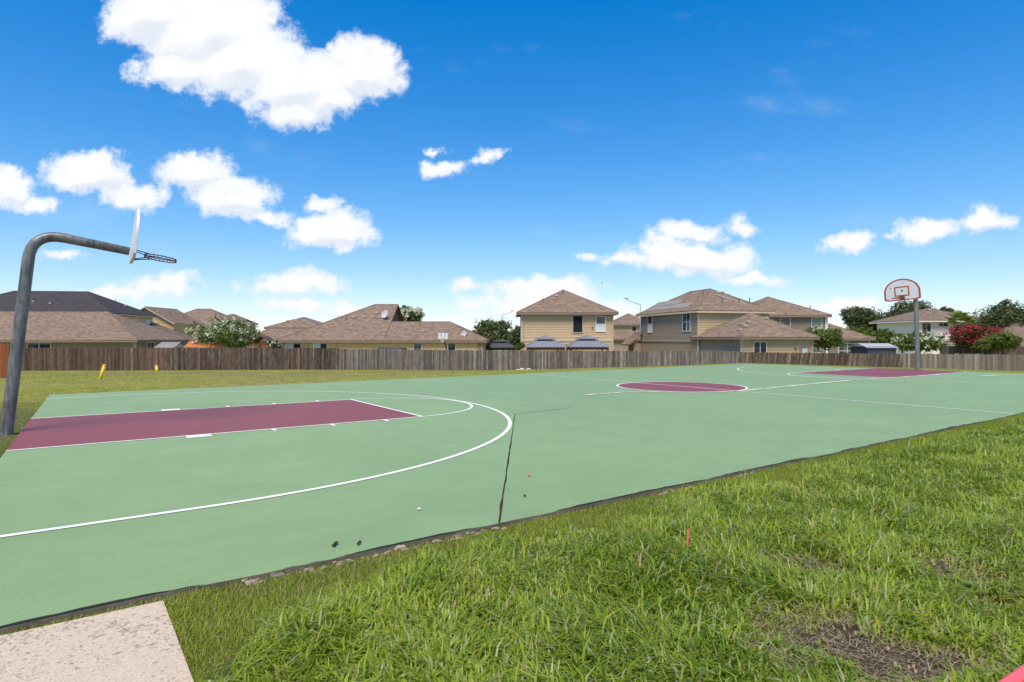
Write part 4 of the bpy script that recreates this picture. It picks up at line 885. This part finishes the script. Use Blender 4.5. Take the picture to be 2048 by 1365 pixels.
# ------------------------------------------------------------------ gazebos, sheds, playset
def gazebo(label, u0, u1, d, v_eave, v_tip, mt, frame):
    x0, x1 = X(u0, d), X(u1, d); w_ = x1 - x0; cx_ = (x0 + x1) / 2; cy_ = d + w_ / 2
    ze = Z(v_eave, d) - GZ; zt = Z(v_tip, cy_) - GZ
    e = empty('gazebo', (cx_, cy_, GZ), 0); tag(e, label, 'gazebo', 'garden gazebos')
    hw = w_ / 2; zm = ze + (zt - ze) * .60; k = .42
    def frustum(r0, z0, r1, z1, nm, ribs):
        V = [(-r0, -r0, z0), (r0, -r0, z0), (r0, r0, z0), (-r0, r0, z0), (-r1, -r1, z1), (r1, -r1, z1), (r1, r1, z1), (-r1, r1, z1)]
        V += [(a, b_, c - .04) for a, b_, c in V]
        Fc = [(i, (i + 1) % 4, (i + 1) % 4 + 4, i + 4) for i in range(4)] + [(4, 5, 6, 7)] + [(8 + i + 4, 8 + (i + 1) % 4 + 4, 8 + (i + 1) % 4, 8 + i) for i in range(4)] + [(i, i + 8, (i + 1) % 4 + 8, (i + 1) % 4) for i in range(4)]
        ob = mesh(nm, V, Fc, mt, e)
        rb = MB()
        for i in range(4):
            a, b_ = Vector(V[i]), Vector(V[i + 4]); rb.tube([a, b_], .035, 5)
            A2, B2 = Vector(V[(i + 1) % 4]), Vector(V[(i + 1) % 4 + 4])
            for j in range(1, ribs):
                s = j / ribs; P0 = a.lerp(A2, s); x_ = abs(2 * s - 1); inner_s = (s - .5) * r0 / max(r1, .02) + .5
                if 0 <= inner_s <= 1: P1 = b_.lerp(B2, inner_s)
                else:
                    tt = (1 - x_) * r0 / (r0 - r1) if r0 > r1 else 1; P1 = Vector((P0.x, P0.y, z0)); dirv = Vector((0, 1, 0)) if i == 0 else Vector((-1, 0, 0)) if i == 1 else Vector((0, -1, 0)) if i == 2 else Vector((1, 0, 0))
                    dist = r0 * (1 - x_); P1 = P0 + dirv * dist + Vector((0, 0, (z1 - z0) * dist / (r0 - r1)))
                rb.tube([P0, P1], .012, 4)
        rb.build('seam', mt, ob)
        return ob
    frustum(hw, ze, hw * k, zm, 'lower_roof', 14); frustum(hw * (k + .10), zm + .12, .02, zt, 'upper_roof', 7)
    box('vent_collar', M['darkmetal'], e, -hw * .36, hw * .36, -hw * .36, hw * .36, zm - .1, zm + .2)
    q = hw - .25
    for sx_ in (-1, 1):
        for sy_ in (-1, 1): box('post', frame, e, sx_ * q - .07, sx_ * q + .07, sy_ * q - .07, sy_ * q + .07, 0, ze - .02)
        box('beam', frame, e, -q, q, sx_ * q - .05, sx_ * q + .05, ze - .28, ze - .06)
        box('beam', frame, e, sx_ * q - .05, sx_ * q + .05, -q + .06, q - .06, ze - .30, ze - .07)
        for s2 in (-1, 1): MB().tube([(s2 * (q - .05), sx_ * q, ze - .75), (s2 * (q - .6), sx_ * q, ze - .25)], .045, 4).build('knee_brace', frame, e)
gazebo('charcoal fabric gazebo in front of the dark green tree', 968, 1034, 66, 695.5, 679, M['gaz2'], M['darkmetal'])
gazebo('grey metal-roof gazebo, left of the two before the tan house', 1051, 1134, 55.5, 694.5, 672.5, M['gaz'], M['cedar'])
gazebo('grey metal-roof gazebo, right of the two before the tan house', 1136, 1222, 55.5, 694.0, 672, M['gaz'], M['cedar'])
def shed(name, label, u0, u1, d, v_eave, v_ridge, roofm, wallm, depth, gable='trim_white', ridge_front=False):
    x0, x1 = X(u0, d), X(u1, d); ze = Z(v_eave, d) - GZ; zr = Z(v_ridge, d + depth / 2) - GZ; w_ = x1 - x0
    e = empty(name, (x0, d, GZ), 0); tag(e, label, 'shed', 'garden sheds')
    box('wall', wallm, e, .12, w_ - .12, .12, depth - .12, 0, ze + .05); box('door', M['trim'] if wallm is not M['shedwall'] else M['shedwall'], e, w_ * .4, w_ * .62, .07, .115, 0, ze - .25)
    V = [(0, 0, ze), (w_, 0, ze), (w_, depth, ze), (0, depth, ze), (.0, depth / 2, zr), (w_, depth / 2, zr)]; V += [(a, b_, c - .06) for a, b_, c in V]
    mesh('roof', V, [(0, 1, 5, 4), (2, 3, 4, 5), (7, 6, 10, 11), (9, 8, 11, 10), (0, 6, 7, 1), (2, 8, 9, 3), (1, 7, 11, 5), (5, 11, 8, 2), (3, 9, 10, 4), (4, 10, 6, 0)], roofm, e)
    for xx in (.13, w_ - .13): mesh('gable_panel', [(xx, .1, ze), (xx, depth - .1, ze), (xx, depth / 2, zr - .1), (xx + .03, .1, ze), (xx + .03, depth - .1, ze), (xx + .03, depth / 2, zr - .1)], [(0, 1, 2), (5, 4, 3), (0, 3, 4, 1), (1, 4, 5, 2), (2, 5, 3, 0)], M[gable] if isinstance(gable, str) else gable, e)
    return e
shed('garden_shed', 'small pale-roofed shed behind the fence beside the brown house', 308, 348, 55, 695.5, 684.5, M['roof_grey'], M['w_taupe'], 2.4)
shed('garden_shed', 'shed with orange shingle roof in front of the white flowering tree', 366, 442, 55.5, 695, 681, M['orange'], M['trim_white'], 2.6)
shed('garden_shed', 'blue-black shed with grey metal roof left of the far goal pole', 1734, 1797, 47.5, 695, 687, M['shedroof'], M['shedwall'], 2.6)
shed('garden_shed', 'low dark shed roof just showing above the grey fence', 753, 806, 54, 699.5, 695.5, M['roof_char'], M['w_taupe2'], 2.2)
e = empty('playset', (X(522, 56), 56, GZ)); tag(e, 'red wooden playset roof and posts right of the flowering tree', 'playset')
for xx in (-.7, .7):
    for yy in (0, 1.4): box('post', M['wood_red'], e, xx - .06, xx + .06, yy - .06, yy + .06, 0, 2.75)
for s in (-1, 1): mesh('roof_panel', [(s * 1.05, -.2, 2.45), (s * 1.05, 1.6, 2.45), (0, 1.6, 3.1), (0, -.2, 3.1), (s * 1.05, -.2, 2.38), (s * 1.05, 1.6, 2.38), (0, 1.6, 3.03), (0, -.2, 3.03)], [(0, 1, 2, 3), (7, 6, 5, 4), (0, 4, 5, 1), (1, 5, 6, 2), (2, 6, 7, 3), (3, 7, 4, 0)], M['f_dark'], e)
for k in range(5): MB().tube([(-.7 + k * .35, -.02, 1.6), (0, -.02, 2.9 - abs(k - 2) * .2)], .03, 4).build('strut', M['wood_red'], e)
box('rail', M['wood_red'], e, -.7, .7, -.05, .05, 1.9, 2.05)
# portable hoop in the yard
e = empty('portable_basketball_hoop', (X(891, 55), 55, GZ)); tag(e, 'portable basketball hoop with rectangular board before the yellow house', 'basketball hoop')
zc = Z(672, 55) - GZ
box('base', M['darkmetal'], e, -.45, .45, -.3, .7, 0, .25); MB().tube([(.15, .3, .2), (.1, .2, 1.6), (-.1, -.1, zc - .3)], .06, 8).build('pole', M['darkmetal'], e)
bd = box('backboard', M['board'], e, -.64, .22, -.16, -.12, zc - .35, zc + .33); fbx = MB()
for q in ((-.64, .22, zc + .30, zc + .335), (-.64, .22, zc - .355, zc - .32)): fbx.box(q[0], q[1], -.175, -.162, q[2], q[3])
fbx.build('frame', M['darkmetal'], bd)
sqm = MB(); cx_ = -.21
for q in ((cx_ - .2, cx_ - .16, zc - .1, zc + .2), (cx_ + .16, cx_ + .2, zc - .1, zc + .2)): sqm.box(q[0], q[1], -.172, -.163, q[2], q[3])
sqm.build('target_square', M['darkmetal'], bd)
rm = MB().tube([(cx_ + .22 * math.cos(a), -.42 + .22 * math.sin(a), zc - .25) for a in np.linspace(0, 2 * math.pi, 25)], .016, 6, False).build('rim', M['board_red'], e)
nt = MB()
for a in np.linspace(0, 2 * math.pi, 13)[:-1]: nt.tube([(cx_ + .22 * math.cos(a), -.42 + .22 * math.sin(a), zc - .25), (cx_ + .12 * math.cos(a + .3), -.42 + .12 * math.sin(a + .3), zc - .6)], .008, 4)
nt.build('net', M['trim_white'], rm)
# satellite dishes on the yellow roof
def dish(u, v, d, s, label):
    e = empty('satellite_dish', (X(u, d), d, Z(v, d))); tag(e, label, 'satellite dish', 'satellite dishes')
    MB().tube([(0, 0, -.35 * s - .3), (0, 0, 0)], .035, 6).build('mast', M['pipe'], e)
    V = []; Fc = []; n = 18; ax = Vector((-.55, -.75, .35)).normalized(); aa = ax.orthogonal().normalized(); bb = ax.cross(aa)
    for r_ in (0, .5, 1):
        for j in range(n): q = 2 * math.pi * j / n; V.append(tuple((aa * math.cos(q) + bb * math.sin(q)) * r_ * s * .5 + ax * (.12 * s * r_ * r_)))
    for k in range(2):
        for j in range(n): Fc.append((k * n + j, k * n + (j + 1) % n, (k + 1) * n + (j + 1) % n, (k + 1) * n + j))
    V2 = V + [tuple(Vector(v_) - ax * .03) for v_ in V]; m_ = len(V); Fc += [tuple(m_ + i for i in f)[::-1] for f in Fc]
    mesh('reflector', V2, Fc, M['dish'], e, True)
    MB().tube([tuple(-bb * s * .45), tuple(ax * s * .55)], .02, 5).build('feed_arm', M['pipe'], e)
dish(771, 629, 64.1, .95, 'grey satellite dish high on the yellow house roof'); dish(928, 669.5, 60.6, .75, 'pale satellite dish low on the right of the yellow house roof')

# ------------------------------------------------------------------ stakes, small things on the lawn
def stake(label, u, v_base, v_top, d, tilt, r_):
    x_ = X(u, d); z0 = zg(x_, d); hgt = (v_base - v_top) / FPX * d
    e = empty('marker_post', (x_, d, z0)); tag(e, label, 'marker post', 'yellow marker posts'); e.rotation_euler = (0, tilt, 0)
    MB().tube([(0, 0, -.2), (0, 0, hgt - r_ * .9)], r_, 14).build('shaft', M['yellow'], e, True)
    MB().tube([(0, 0, hgt - r_ * .9), (0, 0, hgt - r_ * .3), (0, 0, hgt)], [r_ * 1.04, r_ * .95, r_ * .45], 14).build('cap', M['yellow'], e, True)
def depth_at(u, v):
    ds = np.linspace(8, 55, 3000); tx = (u - 1024) / FPX; z = ground(tx * ds, ds); vv = V0 + FPX * (EYE - z) / ds
    return float(ds[np.argmin(np.abs(vv - v))])
V0 = 676.6
d1 = depth_at(199, 760); d2 = 47.2
stake('tall leaning yellow marker post on the left lawn', 200, 761, 729, d1, R(17), 3.0 / FPX * d1); stake('short yellow marker post near the brown fence', 314, 740, 728, d2, R(-6), 2.8 / FPX * d2)
for u, v, s, lb in ((1035, 737.5, .16, 'small pale stone at the foot of the grey fence, leftmost'), (1044, 739, .26, 'largest pale stone at the foot of the grey fence'), (1057, 740, .24, 'pale stone at the foot of the grey fence, rightmost of three')):
    d = 52.0; x_ = X(u, d); me = bpy.data.meshes.new('stone'); import bmesh
    bm = bmesh.new(); bmesh.ops.create_icosphere(bm, subdivisions=2, radius=s)
    for q in bm.verts: q.co *= random.uniform(.75, 1.15); q.co.z *= .7
    bm.to_mesh(me); bm.free(); me.materials.append(M['stone']); o_ = bpy.data.objects.new('stone', me); COL.objects.link(o_); o_.location = (x_, d, zg(x_, d) + s * .3); tag(o_, lb, 'stone', 'stones by the fence')
# dark climber on the grey fence
xv, dv = X(1063, 52.6), 52.55
e = empty('garden_trellis_post', (xv, dv, zg(xv, dv))); tag(e, 'dark climbing vine on the grey fence left of the gazebos', 'vine')
st = MB()
for s in range(3): st.tube([(random.uniform(-.06, .06) + .06 * s, random.uniform(-.02, .02), z) for z in np.linspace(-.1, 1.85, 9)], .02, 5)
st.build('stem', M['darkmetal'], e)
lv = MB()
for zc_ in (.2, .25, .95, 1.0, 1.6, 1.65, 1.75):
    for _ in range(14):
        c = Vector((random.gauss(0.03, .16), random.uniform(-.08, -.01), zc_ + random.gauss(0, .05))); a = random.uniform(0, 6.28); s = .06
        b0 = len(lv.v); d_ = Vector((math.cos(a), random.uniform(-.5, .5), math.sin(a) * .5)); n_ = Vector((-math.sin(a), .3, math.cos(a)))
        lv.v += [tuple(c - d_ * s), tuple(c + n_ * s * .4), tuple(c + d_ * s), tuple(c - n_ * s * .4)]; lv.f.append((b0, b0 + 1, b0 + 2, b0 + 3))
lv.build('leaf_cluster', M['darkmetal'], e)
# red stake in the grass, red plastic edging in the corner, litter on the court
gx, gy = G(1374, 1120); o_ = MB().tube([(0, 0, -.05), (.006, .01, .06), (.014, .025, .150), (.016, .028, .175)], [.006, .006, .0055, .001], 7).build('plastic_stake', M['pink'])
o_.location = (gx, gy, zg(gx, gy)); tag(o_, 'thin red plastic stake sticking up in the long grass', 'stake')
e0 = Vector((*G(2020, 1368, .13), .13)); e1 = Vector((*G(2075, 1330, .14), .14)); dd = (e1 - e0)
eb = MB()
q0 = e0 - dd * 3; q1 = e1 + dd * 3; eb.tube([q0, q1], .024, 12); [eb.tube([q0.lerp(q1, k), q0.lerp(q1, k) - Vector((0, 0, .3))], .018, 8) for k in (.03, .97)]; o_ = eb.build('red_edging_bar', M['pink']); tag(o_, 'red plastic bar at the bottom right corner', 'bar')
for u, v, s, lb, mt in ((668, 1094, .016, 'dark dried leaf pair on the green court near its edge', 'crack'), (838, 1021, .016, 'small white scrap on the green court', 'line'), (1058, 953, .02, 'small orange scrap on the green court right of the crack', 'pink'), (1050, 994, .014, 'dark leaf bit on the court right of the crack', 'crack'), (717, 1091, .014, 'dark leaf bit by the court edge, right of the leaf pair', 'crack')):
    x_, y_ = G(u, v); mb = MB(); k = 7
    for j in range(2):
        ring = [(math.cos(a) * s * random.uniform(.7, 1.2), math.sin(a) * s * 1.5 * random.uniform(.7, 1.2) + j * s * 2.5 * (lb.find('pair') > 0)) for a in np.linspace(0, 6.28, k + 1)[:-1]]
        b0 = len(mb.v); mb.v += [(a, c, .012 + random.uniform(0, .006)) for a, c in ring] + [(0, ring[0][1] * .2 + j * s * 2.5 * (lb.find('pair') > 0), .026)]
        mb.f += [(b0 + i, b0 + (i + 1) % k, b0 + k) for i in range(k)]
        if lb.find('pair') < 0: break
    o_ = mb.build('litter', M[mt]); o_.location = (x_, y_, -.003); tag(o_, lb, 'litter')

# ------------------------------------------------------------------ street lamps
def lamp(label, u, d, v_top, reach, dirn):
    x_ = X(u, d); e = empty('street_lamp', (x_, d, GZ)); tag(e, label, 'street lamp', 'street lamps'); zt = Z(v_top, d) - GZ
    MB().tube([(0, 0, 0), (0, 0, zt - .9)], [.13, .08], 10).build('pole', M['lampgrey'], e, True)
    MB().tube([(0, 0, zt - 1.0)] + [(dirn * reach * math.sin(a), 0, zt - 1.0 + 1.0 * (1 - math.cos(a)) ** .5) for a in np.linspace(.15, 1.5, 9)], .05, 7).build('arm', M['lampgrey'], e, True)
    MB().box(dirn * reach - .35, dirn * reach + .35, -.13, .13, zt - .06, zt + .08).build('lamp_head', M['lampgrey'], e)
lamp('tall street lamp left of the taupe house, arm to the left', 1281, 95, 597, 2.3, -1); lamp('street lamp behind the dark trees, arm to the right', 1003.5, 133, 622, 2.4, 1); lamp('farthest street lamp left of the tan house, arm to the left', 1024, 178, 635, 2.6, -1)

# ------------------------------------------------------------------ trees and shrubs
def leaves(name, parent, lobes, n, size, cols, flower=None, ffrac=0.0, seed=0, droop=.2, ftop=True):
    r_ = np.random.default_rng(seed); P = []; Cc = []; Sz = []; Nn = []
    tot = sum(l[3] * l[4] * l[5] for l in lobes)
    for (cx_, cy_, cz_, rx, ry, rz) in lobes:
        k = max(30, int(n * rx * ry * rz / tot)); 
        # clusters of leaves: twig centres in the shell, leaves round them
        nc = max(6, k // 14); v = r_.normal(size=(nc, 3)); v /= np.linalg.norm(v, axis=1)[:, None]; rad = r_.uniform(.35, 1.05, nc) ** .6
        rad *= .82 + .36 * r_.random(nc)
        cen = v * rad[:, None] * np.array([rx, ry, rz]); ci = r_.integers(0, nc, k)
        pt = cen[ci] + r_.normal(size=(k, 3)) * min(rx, rz) * .13
        P.append(pt + np.array([cx_, cy_, cz_])); shade = r_.normal(0, .35, nc)[ci]
        kk = np.clip(.5 + .25 * shade + r_.normal(0, .22, k), 0, 1); col = lerp(cols[0], cols[1], kk)
        if flower is not None:
            cf = (r_.random(nc) < ffrac)[ci] & (rad[ci] > .7) & (r_.random(k) < .75) & ((v[ci, 2] > -.45) if ftop else True)
            col[cf] = lerp(flower[0], flower[1], r_.random(k))[cf]
        else: cf = np.zeros(k, bool)
        Cc.append(col); Sz.append(size * r_.uniform(.6, 1.4, k) * np.where(cf, 1.1, 1))
        nn = v[ci] + r_.normal(size=(k, 3)) * .8 + np.array([0, 0, .4]); Nn.append(nn / np.linalg.norm(nn, axis=1)[:, None])
    P = np.concatenate(P); Cc = np.concatenate(Cc); Sz = np.concatenate(Sz); Nn = np.concatenate(Nn); N = len(P)
    a = np.cross(Nn, r_.normal(size=(N, 3))); a /= np.linalg.norm(a, axis=1)[:, None] + 1e-9; b_ = np.cross(Nn, a)
    V = np.stack([P - a * Sz[:, None], P + b_ * Sz[:, None] * .45, P + a * Sz[:, None], P - b_ * Sz[:, None] * .45], 1).reshape(-1, 3)
    me = bpy.data.meshes.new(name); me.vertices.add(N * 4); me.vertices.foreach_set('co', V.astype(np.float32).ravel())
    me.loops.add(N * 4); me.loops.foreach_set('vertex_index', np.arange(N * 4, dtype=np.int32)); me.polygons.add(N); me.polygons.foreach_set('loop_start', np.arange(0, N * 4, 4, dtype=np.int32)); me.update(calc_edges=True)
    at = me.attributes.new('tint', 'FLOAT_COLOR', 'POINT'); at.data.foreach_set('color', np.repeat(np.c_[Cc, np.ones(N)], 4, 0).astype(np.float32).ravel())
    me.materials.append(M['leaf']); o_ = bpy.data.objects.new(name, me); COL.objects.link(o_); o_.parent = parent; return o_
DARK = ((.028, .045, .013), (.115, .145, .045)); MID = ((.045, .08, .014), (.18, .23, .045)); LIGHT = ((.06, .105, .015), (.20, .25, .05))
WHITE = ((.62, .60, .45), (.80, .79, .66)); RED = ((.32, .02, .035), (.62, .07, .10))
def tree(name, label, u0, u1, v_top, v_bot, d, cols, n=5200, size=.11, flower=None, ff=0.0, seed=0, cat='tree', lobes=7, trunk=.13, flat=1.0, group=None, ground_z=GZ):
    r_ = random.Random(seed); cx_ = X((u0 + u1) / 2, d); w_ = X(u1, d) - X(u0, d); zt = Z(v_top, d) - ground_z; zb = max(Z(v_bot, d) - ground_z, .15); hgt = zt - zb
    e = empty(name, (cx_, d, ground_z)); tag(e, label, cat, group)
    n = int(n * 1.7); L = [(0, 0, zb + hgt * .46, w_ * .38, w_ * .36 * flat, hgt * .43)]
    for i in range(lobes):
        a = 2 * math.pi * (i + r_.random() * .6) / lobes; rr = r_.uniform(.20, .33) * w_; s = r_.uniform(.55, 1.0)
        L.append((math.cos(a) * rr * 1.05, math.sin(a) * rr * flat, zb + hgt * r_.uniform(.30, .74), w_ * .225 * s + .1, w_ * .225 * s + .1, hgt * .28 * s + .08))
    for i in range(3): L.append((r_.uniform(-.16, .16) * w_, r_.uniform(-.1, .1) * w_, zb + hgt * r_.uniform(.76, .88), w_ * .15, w_ * .15, hgt * .14))
    leaves('crown', e, L, n, size, cols, flower, ff, seed)
    tb = MB(); h0 = zb + hgt * .3
    tb.tube([(0, 0, -.2), (.05, 0, h0 * .5), (0, .03, h0)], [trunk, trunk * .8, trunk * .6], 8)
    for (lx, ly, lz, *_r) in L[1:]: tb.tube([(0, 0, h0 * .75), (lx * .45, ly * .45, h0 + (lz - h0) * .45), (lx * .95, ly * .95, lz)], [trunk * .5, trunk * .33, trunk * .12], 5)
    tb.build('trunk', M['bark'], e, True)
    return e
FT_ = 'flowering crepe myrtles'
tree('flowering_tree', 'wide white flowering tree between the cream house and the long yellow house', 384, 520, 633, 708, 57.5, MID, 9000, .10, WHITE, .34, 11, lobes=9, group=FT_)
tree('flowering_shrub', 'low white flowering shrub before the red playset', 536, 560, 680, 699, 54, DARK, 1500, .08, WHITE, .35, 12, cat='shrub', lobes=4, trunk=.05, group=FT_)
tree('flowering_tree', 'round white flowering tree rising behind the yellow house roof', 783, 846, 611, 668, 74, MID, 6500, .12, WHITE, .5, 13, group=FT_)
GT = 'background trees'
tree('dense_tree', 'broad dark green tree behind the charcoal gazebo', 938, 1022, 637, 700, 84, DARK, 9000, .15, ((.16, .19, .08), (.24, .26, .13)), .2, 14, lobes=9, group=GT)
tree('dense_tree', 'dark tree squeezed between gazebo tree and tan house wall', 1008, 1062, 652, 700, 92, DARK, 4500, .16, None, 0, 15, group=GT)
tree('small_shrub', 'green shrub at the left foot of the tan house', 1028, 1050, 686, 700, 57.5, MID, 1200, .07, None, 0, 16, cat='shrub', lobes=4, trunk=.04)
tree('sapling', 'bright green young tree before the grey taupe house wing', 1612, 1688, 654, 700, 52, LIGHT, 3600, .095, None, 0, 17, lobes=8, trunk=.05)
tree('background_tree', 'rounded dark tree left of the far backboard', 1688, 1776, 612, 672, 100, DARK, 9500, .17, ((.17, .19, .09), (.24, .25, .13)), .25, 18, lobes=10, group=GT)
tree('background_tree', 'dark tree directly behind the far goal pole', 1766, 1876, 600, 672, 104, DARK, 9500, .18, ((.17, .19, .09), (.24, .25, .13)), .25, 19, lobes=10, group=GT)
tree('background_tree', 'treetop showing above the white house roof', 1876, 1912, 612, 660, 112, DARK, 3500, .17, None, 0, 20, group=GT)
tree('background_tree', 'large dark spreading tree at the right edge', 1955, 2110, 602, 690, 78, DARK, 13000, .15, ((.14, .17, .06), (.22, .24, .11)), .25, 21, lobes=12, group=GT)
tree('leafy_shrub', 'pale green loose bush right of the grey taupe house', 1694, 1748, 650, 702, 72, LIGHT, 3600, .12, None, 0, 22, cat='shrub', group='garden shrubs')
tree('leafy_shrub', 'dense green bush in front of the grey roofed house', 1744, 1796, 656, 700, 68, MID, 4200, .11, None, 0, 23, cat='shrub', group='garden shrubs')
tree('leafy_shrub', 'light green bush peeping left of the white flowering bush', 1786, 1822, 666, 700, 66, LIGHT, 1800, .10, None, 0, 24, cat='shrub', group='garden shrubs')
tree('flowering_shrub', 'big white flowering bush behind the far goal pole', 1790, 1890, 664, 703, 55, MID, 7500, .10, WHITE, .42, 25, cat='shrub', lobes=9, trunk=.06, group=FT_)
tree('red_flowering_tree', 'crimson flowering tree before the white house', 1903, 2006, 648, 700, 64, ((.03, .05, .012), (.09, .12, .03)), 9000, .10, RED, .80, 26, lobes=10, trunk=.08)
tree('leafy_shrub', 'bright green feathery bush right of the red flowering tree', 1972, 2040, 662, 702, 60.5, LIGHT, 4800, .11, None, 0, 27, cat='shrub', lobes=8, group='garden shrubs')
tree('leafy_shrub', 'small green bush under the red flowering tree', 1948, 1980, 678, 700, 59.5, LIGHT, 1500, .08, None, 0, 28, cat='shrub', lobes=5, group='garden shrubs')
for i, (u, vt, d, lb) in enumerate(((640, 655, 210, 'hazy far tree left of the yellow house roof'), (1445, 664, 190, 'far tree hidden low behind the taupe house'), (930, 664, 160, 'far small tree just right of the yellow house roof'))):
    tree('far_tree', lb, u - 22, u + 22, vt, 690, d, MID, 1500, .35, None, 0, 40 + i, group=GT)
# fan palm
xp, dp = X(1919, 73), 73; e = empty('fan_palm', (xp, dp, GZ)); tag(e, 'fan palm with spiky crown in front of the white house', 'palm tree')
zc = Z(646, dp) - GZ; MB().tube([(0, 0, -.2), (.03, 0, zc * .5), (0, 0, zc)], [.2, .17, .16], 10).build('trunk', M['bark'], e, True)
rp = np.random.default_rng(5); Vp = []; Fp = []; Cp = []
for k in range(46):
    az = rp.uniform(0, 6.28); el = rp.uniform(-.35, 1.45); L = rp.uniform(1.0, 1.5); dv_ = Vector((math.cos(az) * math.cos(el), math.sin(az) * math.cos(el), math.sin(el))); c = Vector((0, 0, zc)) + dv_ * L * .55
    sd_ = dv_.cross(Vector((0, 0, 1))).normalized() if abs(dv_.z) < .98 else Vector((1, 0, 0)); n_ = sd_.cross(dv_)
    colk = rp.random()
    for j in range(13):
        an = (j - 6) / 6 * 1.15; dl = dv_ * math.cos(an) + sd_ * math.sin(an); ll = L * .85 * (1 - .25 * abs(an)); tip = c + dl * ll + Vector((0, 0, -.22 * ll * ll)); w_ = n_ * .0 + dl.cross(n_).normalized() * .04
        b0 = len(Vp); Vp += [tuple(c - w_ * .5), tuple(c + w_ * .5), tuple(c + dl * ll * .6 + w_), tuple(tip), tuple(c + dl * ll * .6 - w_)]; Fp.append((b0, b0 + 1, b0 + 2, b0 + 3, b0 + 4))
        g = (.14 + .14 * colk, .19 + .14 * colk, .035 + .03 * colk) if el > -.05 else (.15, .13, .05); Cp += [g] * 5
    st_ = MB()
o_ = mesh('fronds', Vp, Fp, M['leaf'], e); at = o_.data.attributes.new('tint', 'FLOAT_COLOR', 'POINT'); at.data.foreach_set('color', np.c_[np.array(Cp), np.ones(len(Cp))].astype(np.float32).ravel())
# a bird high over the tan house
e = empty('bird', (X(1204, 90), 90, Z(567, 90))); tag(e, 'tiny dark bird flying right of the tan house roof', 'bird')
mesh('body', [(-.2, 0, 0), (-.05, -.05, .03), (-.05, .05, .03), (.16, 0, .02), (-.02, 0, -.05)], [(0, 1, 2), (1, 3, 2), (0, 4, 1), (1, 4, 3), (0, 2, 4), (2, 3, 4)], M['darkmetal'], e)
for s in (-1, 1): mesh('wing', [(-.06, 0, .02), (.08, 0, .02), (.02, s * .22, .10), (-.06, s * .34, .07), (-.06, 0, .01), (.08, 0, .01), (.02, s * .22, .09), (-.06, s * .34, .06)], [(0, 1, 2, 3), (7, 6, 5, 4), (0, 4, 5, 1), (1, 5, 6, 2), (2, 6, 7, 3), (3, 7, 4, 0)], M['darkmetal'], e)
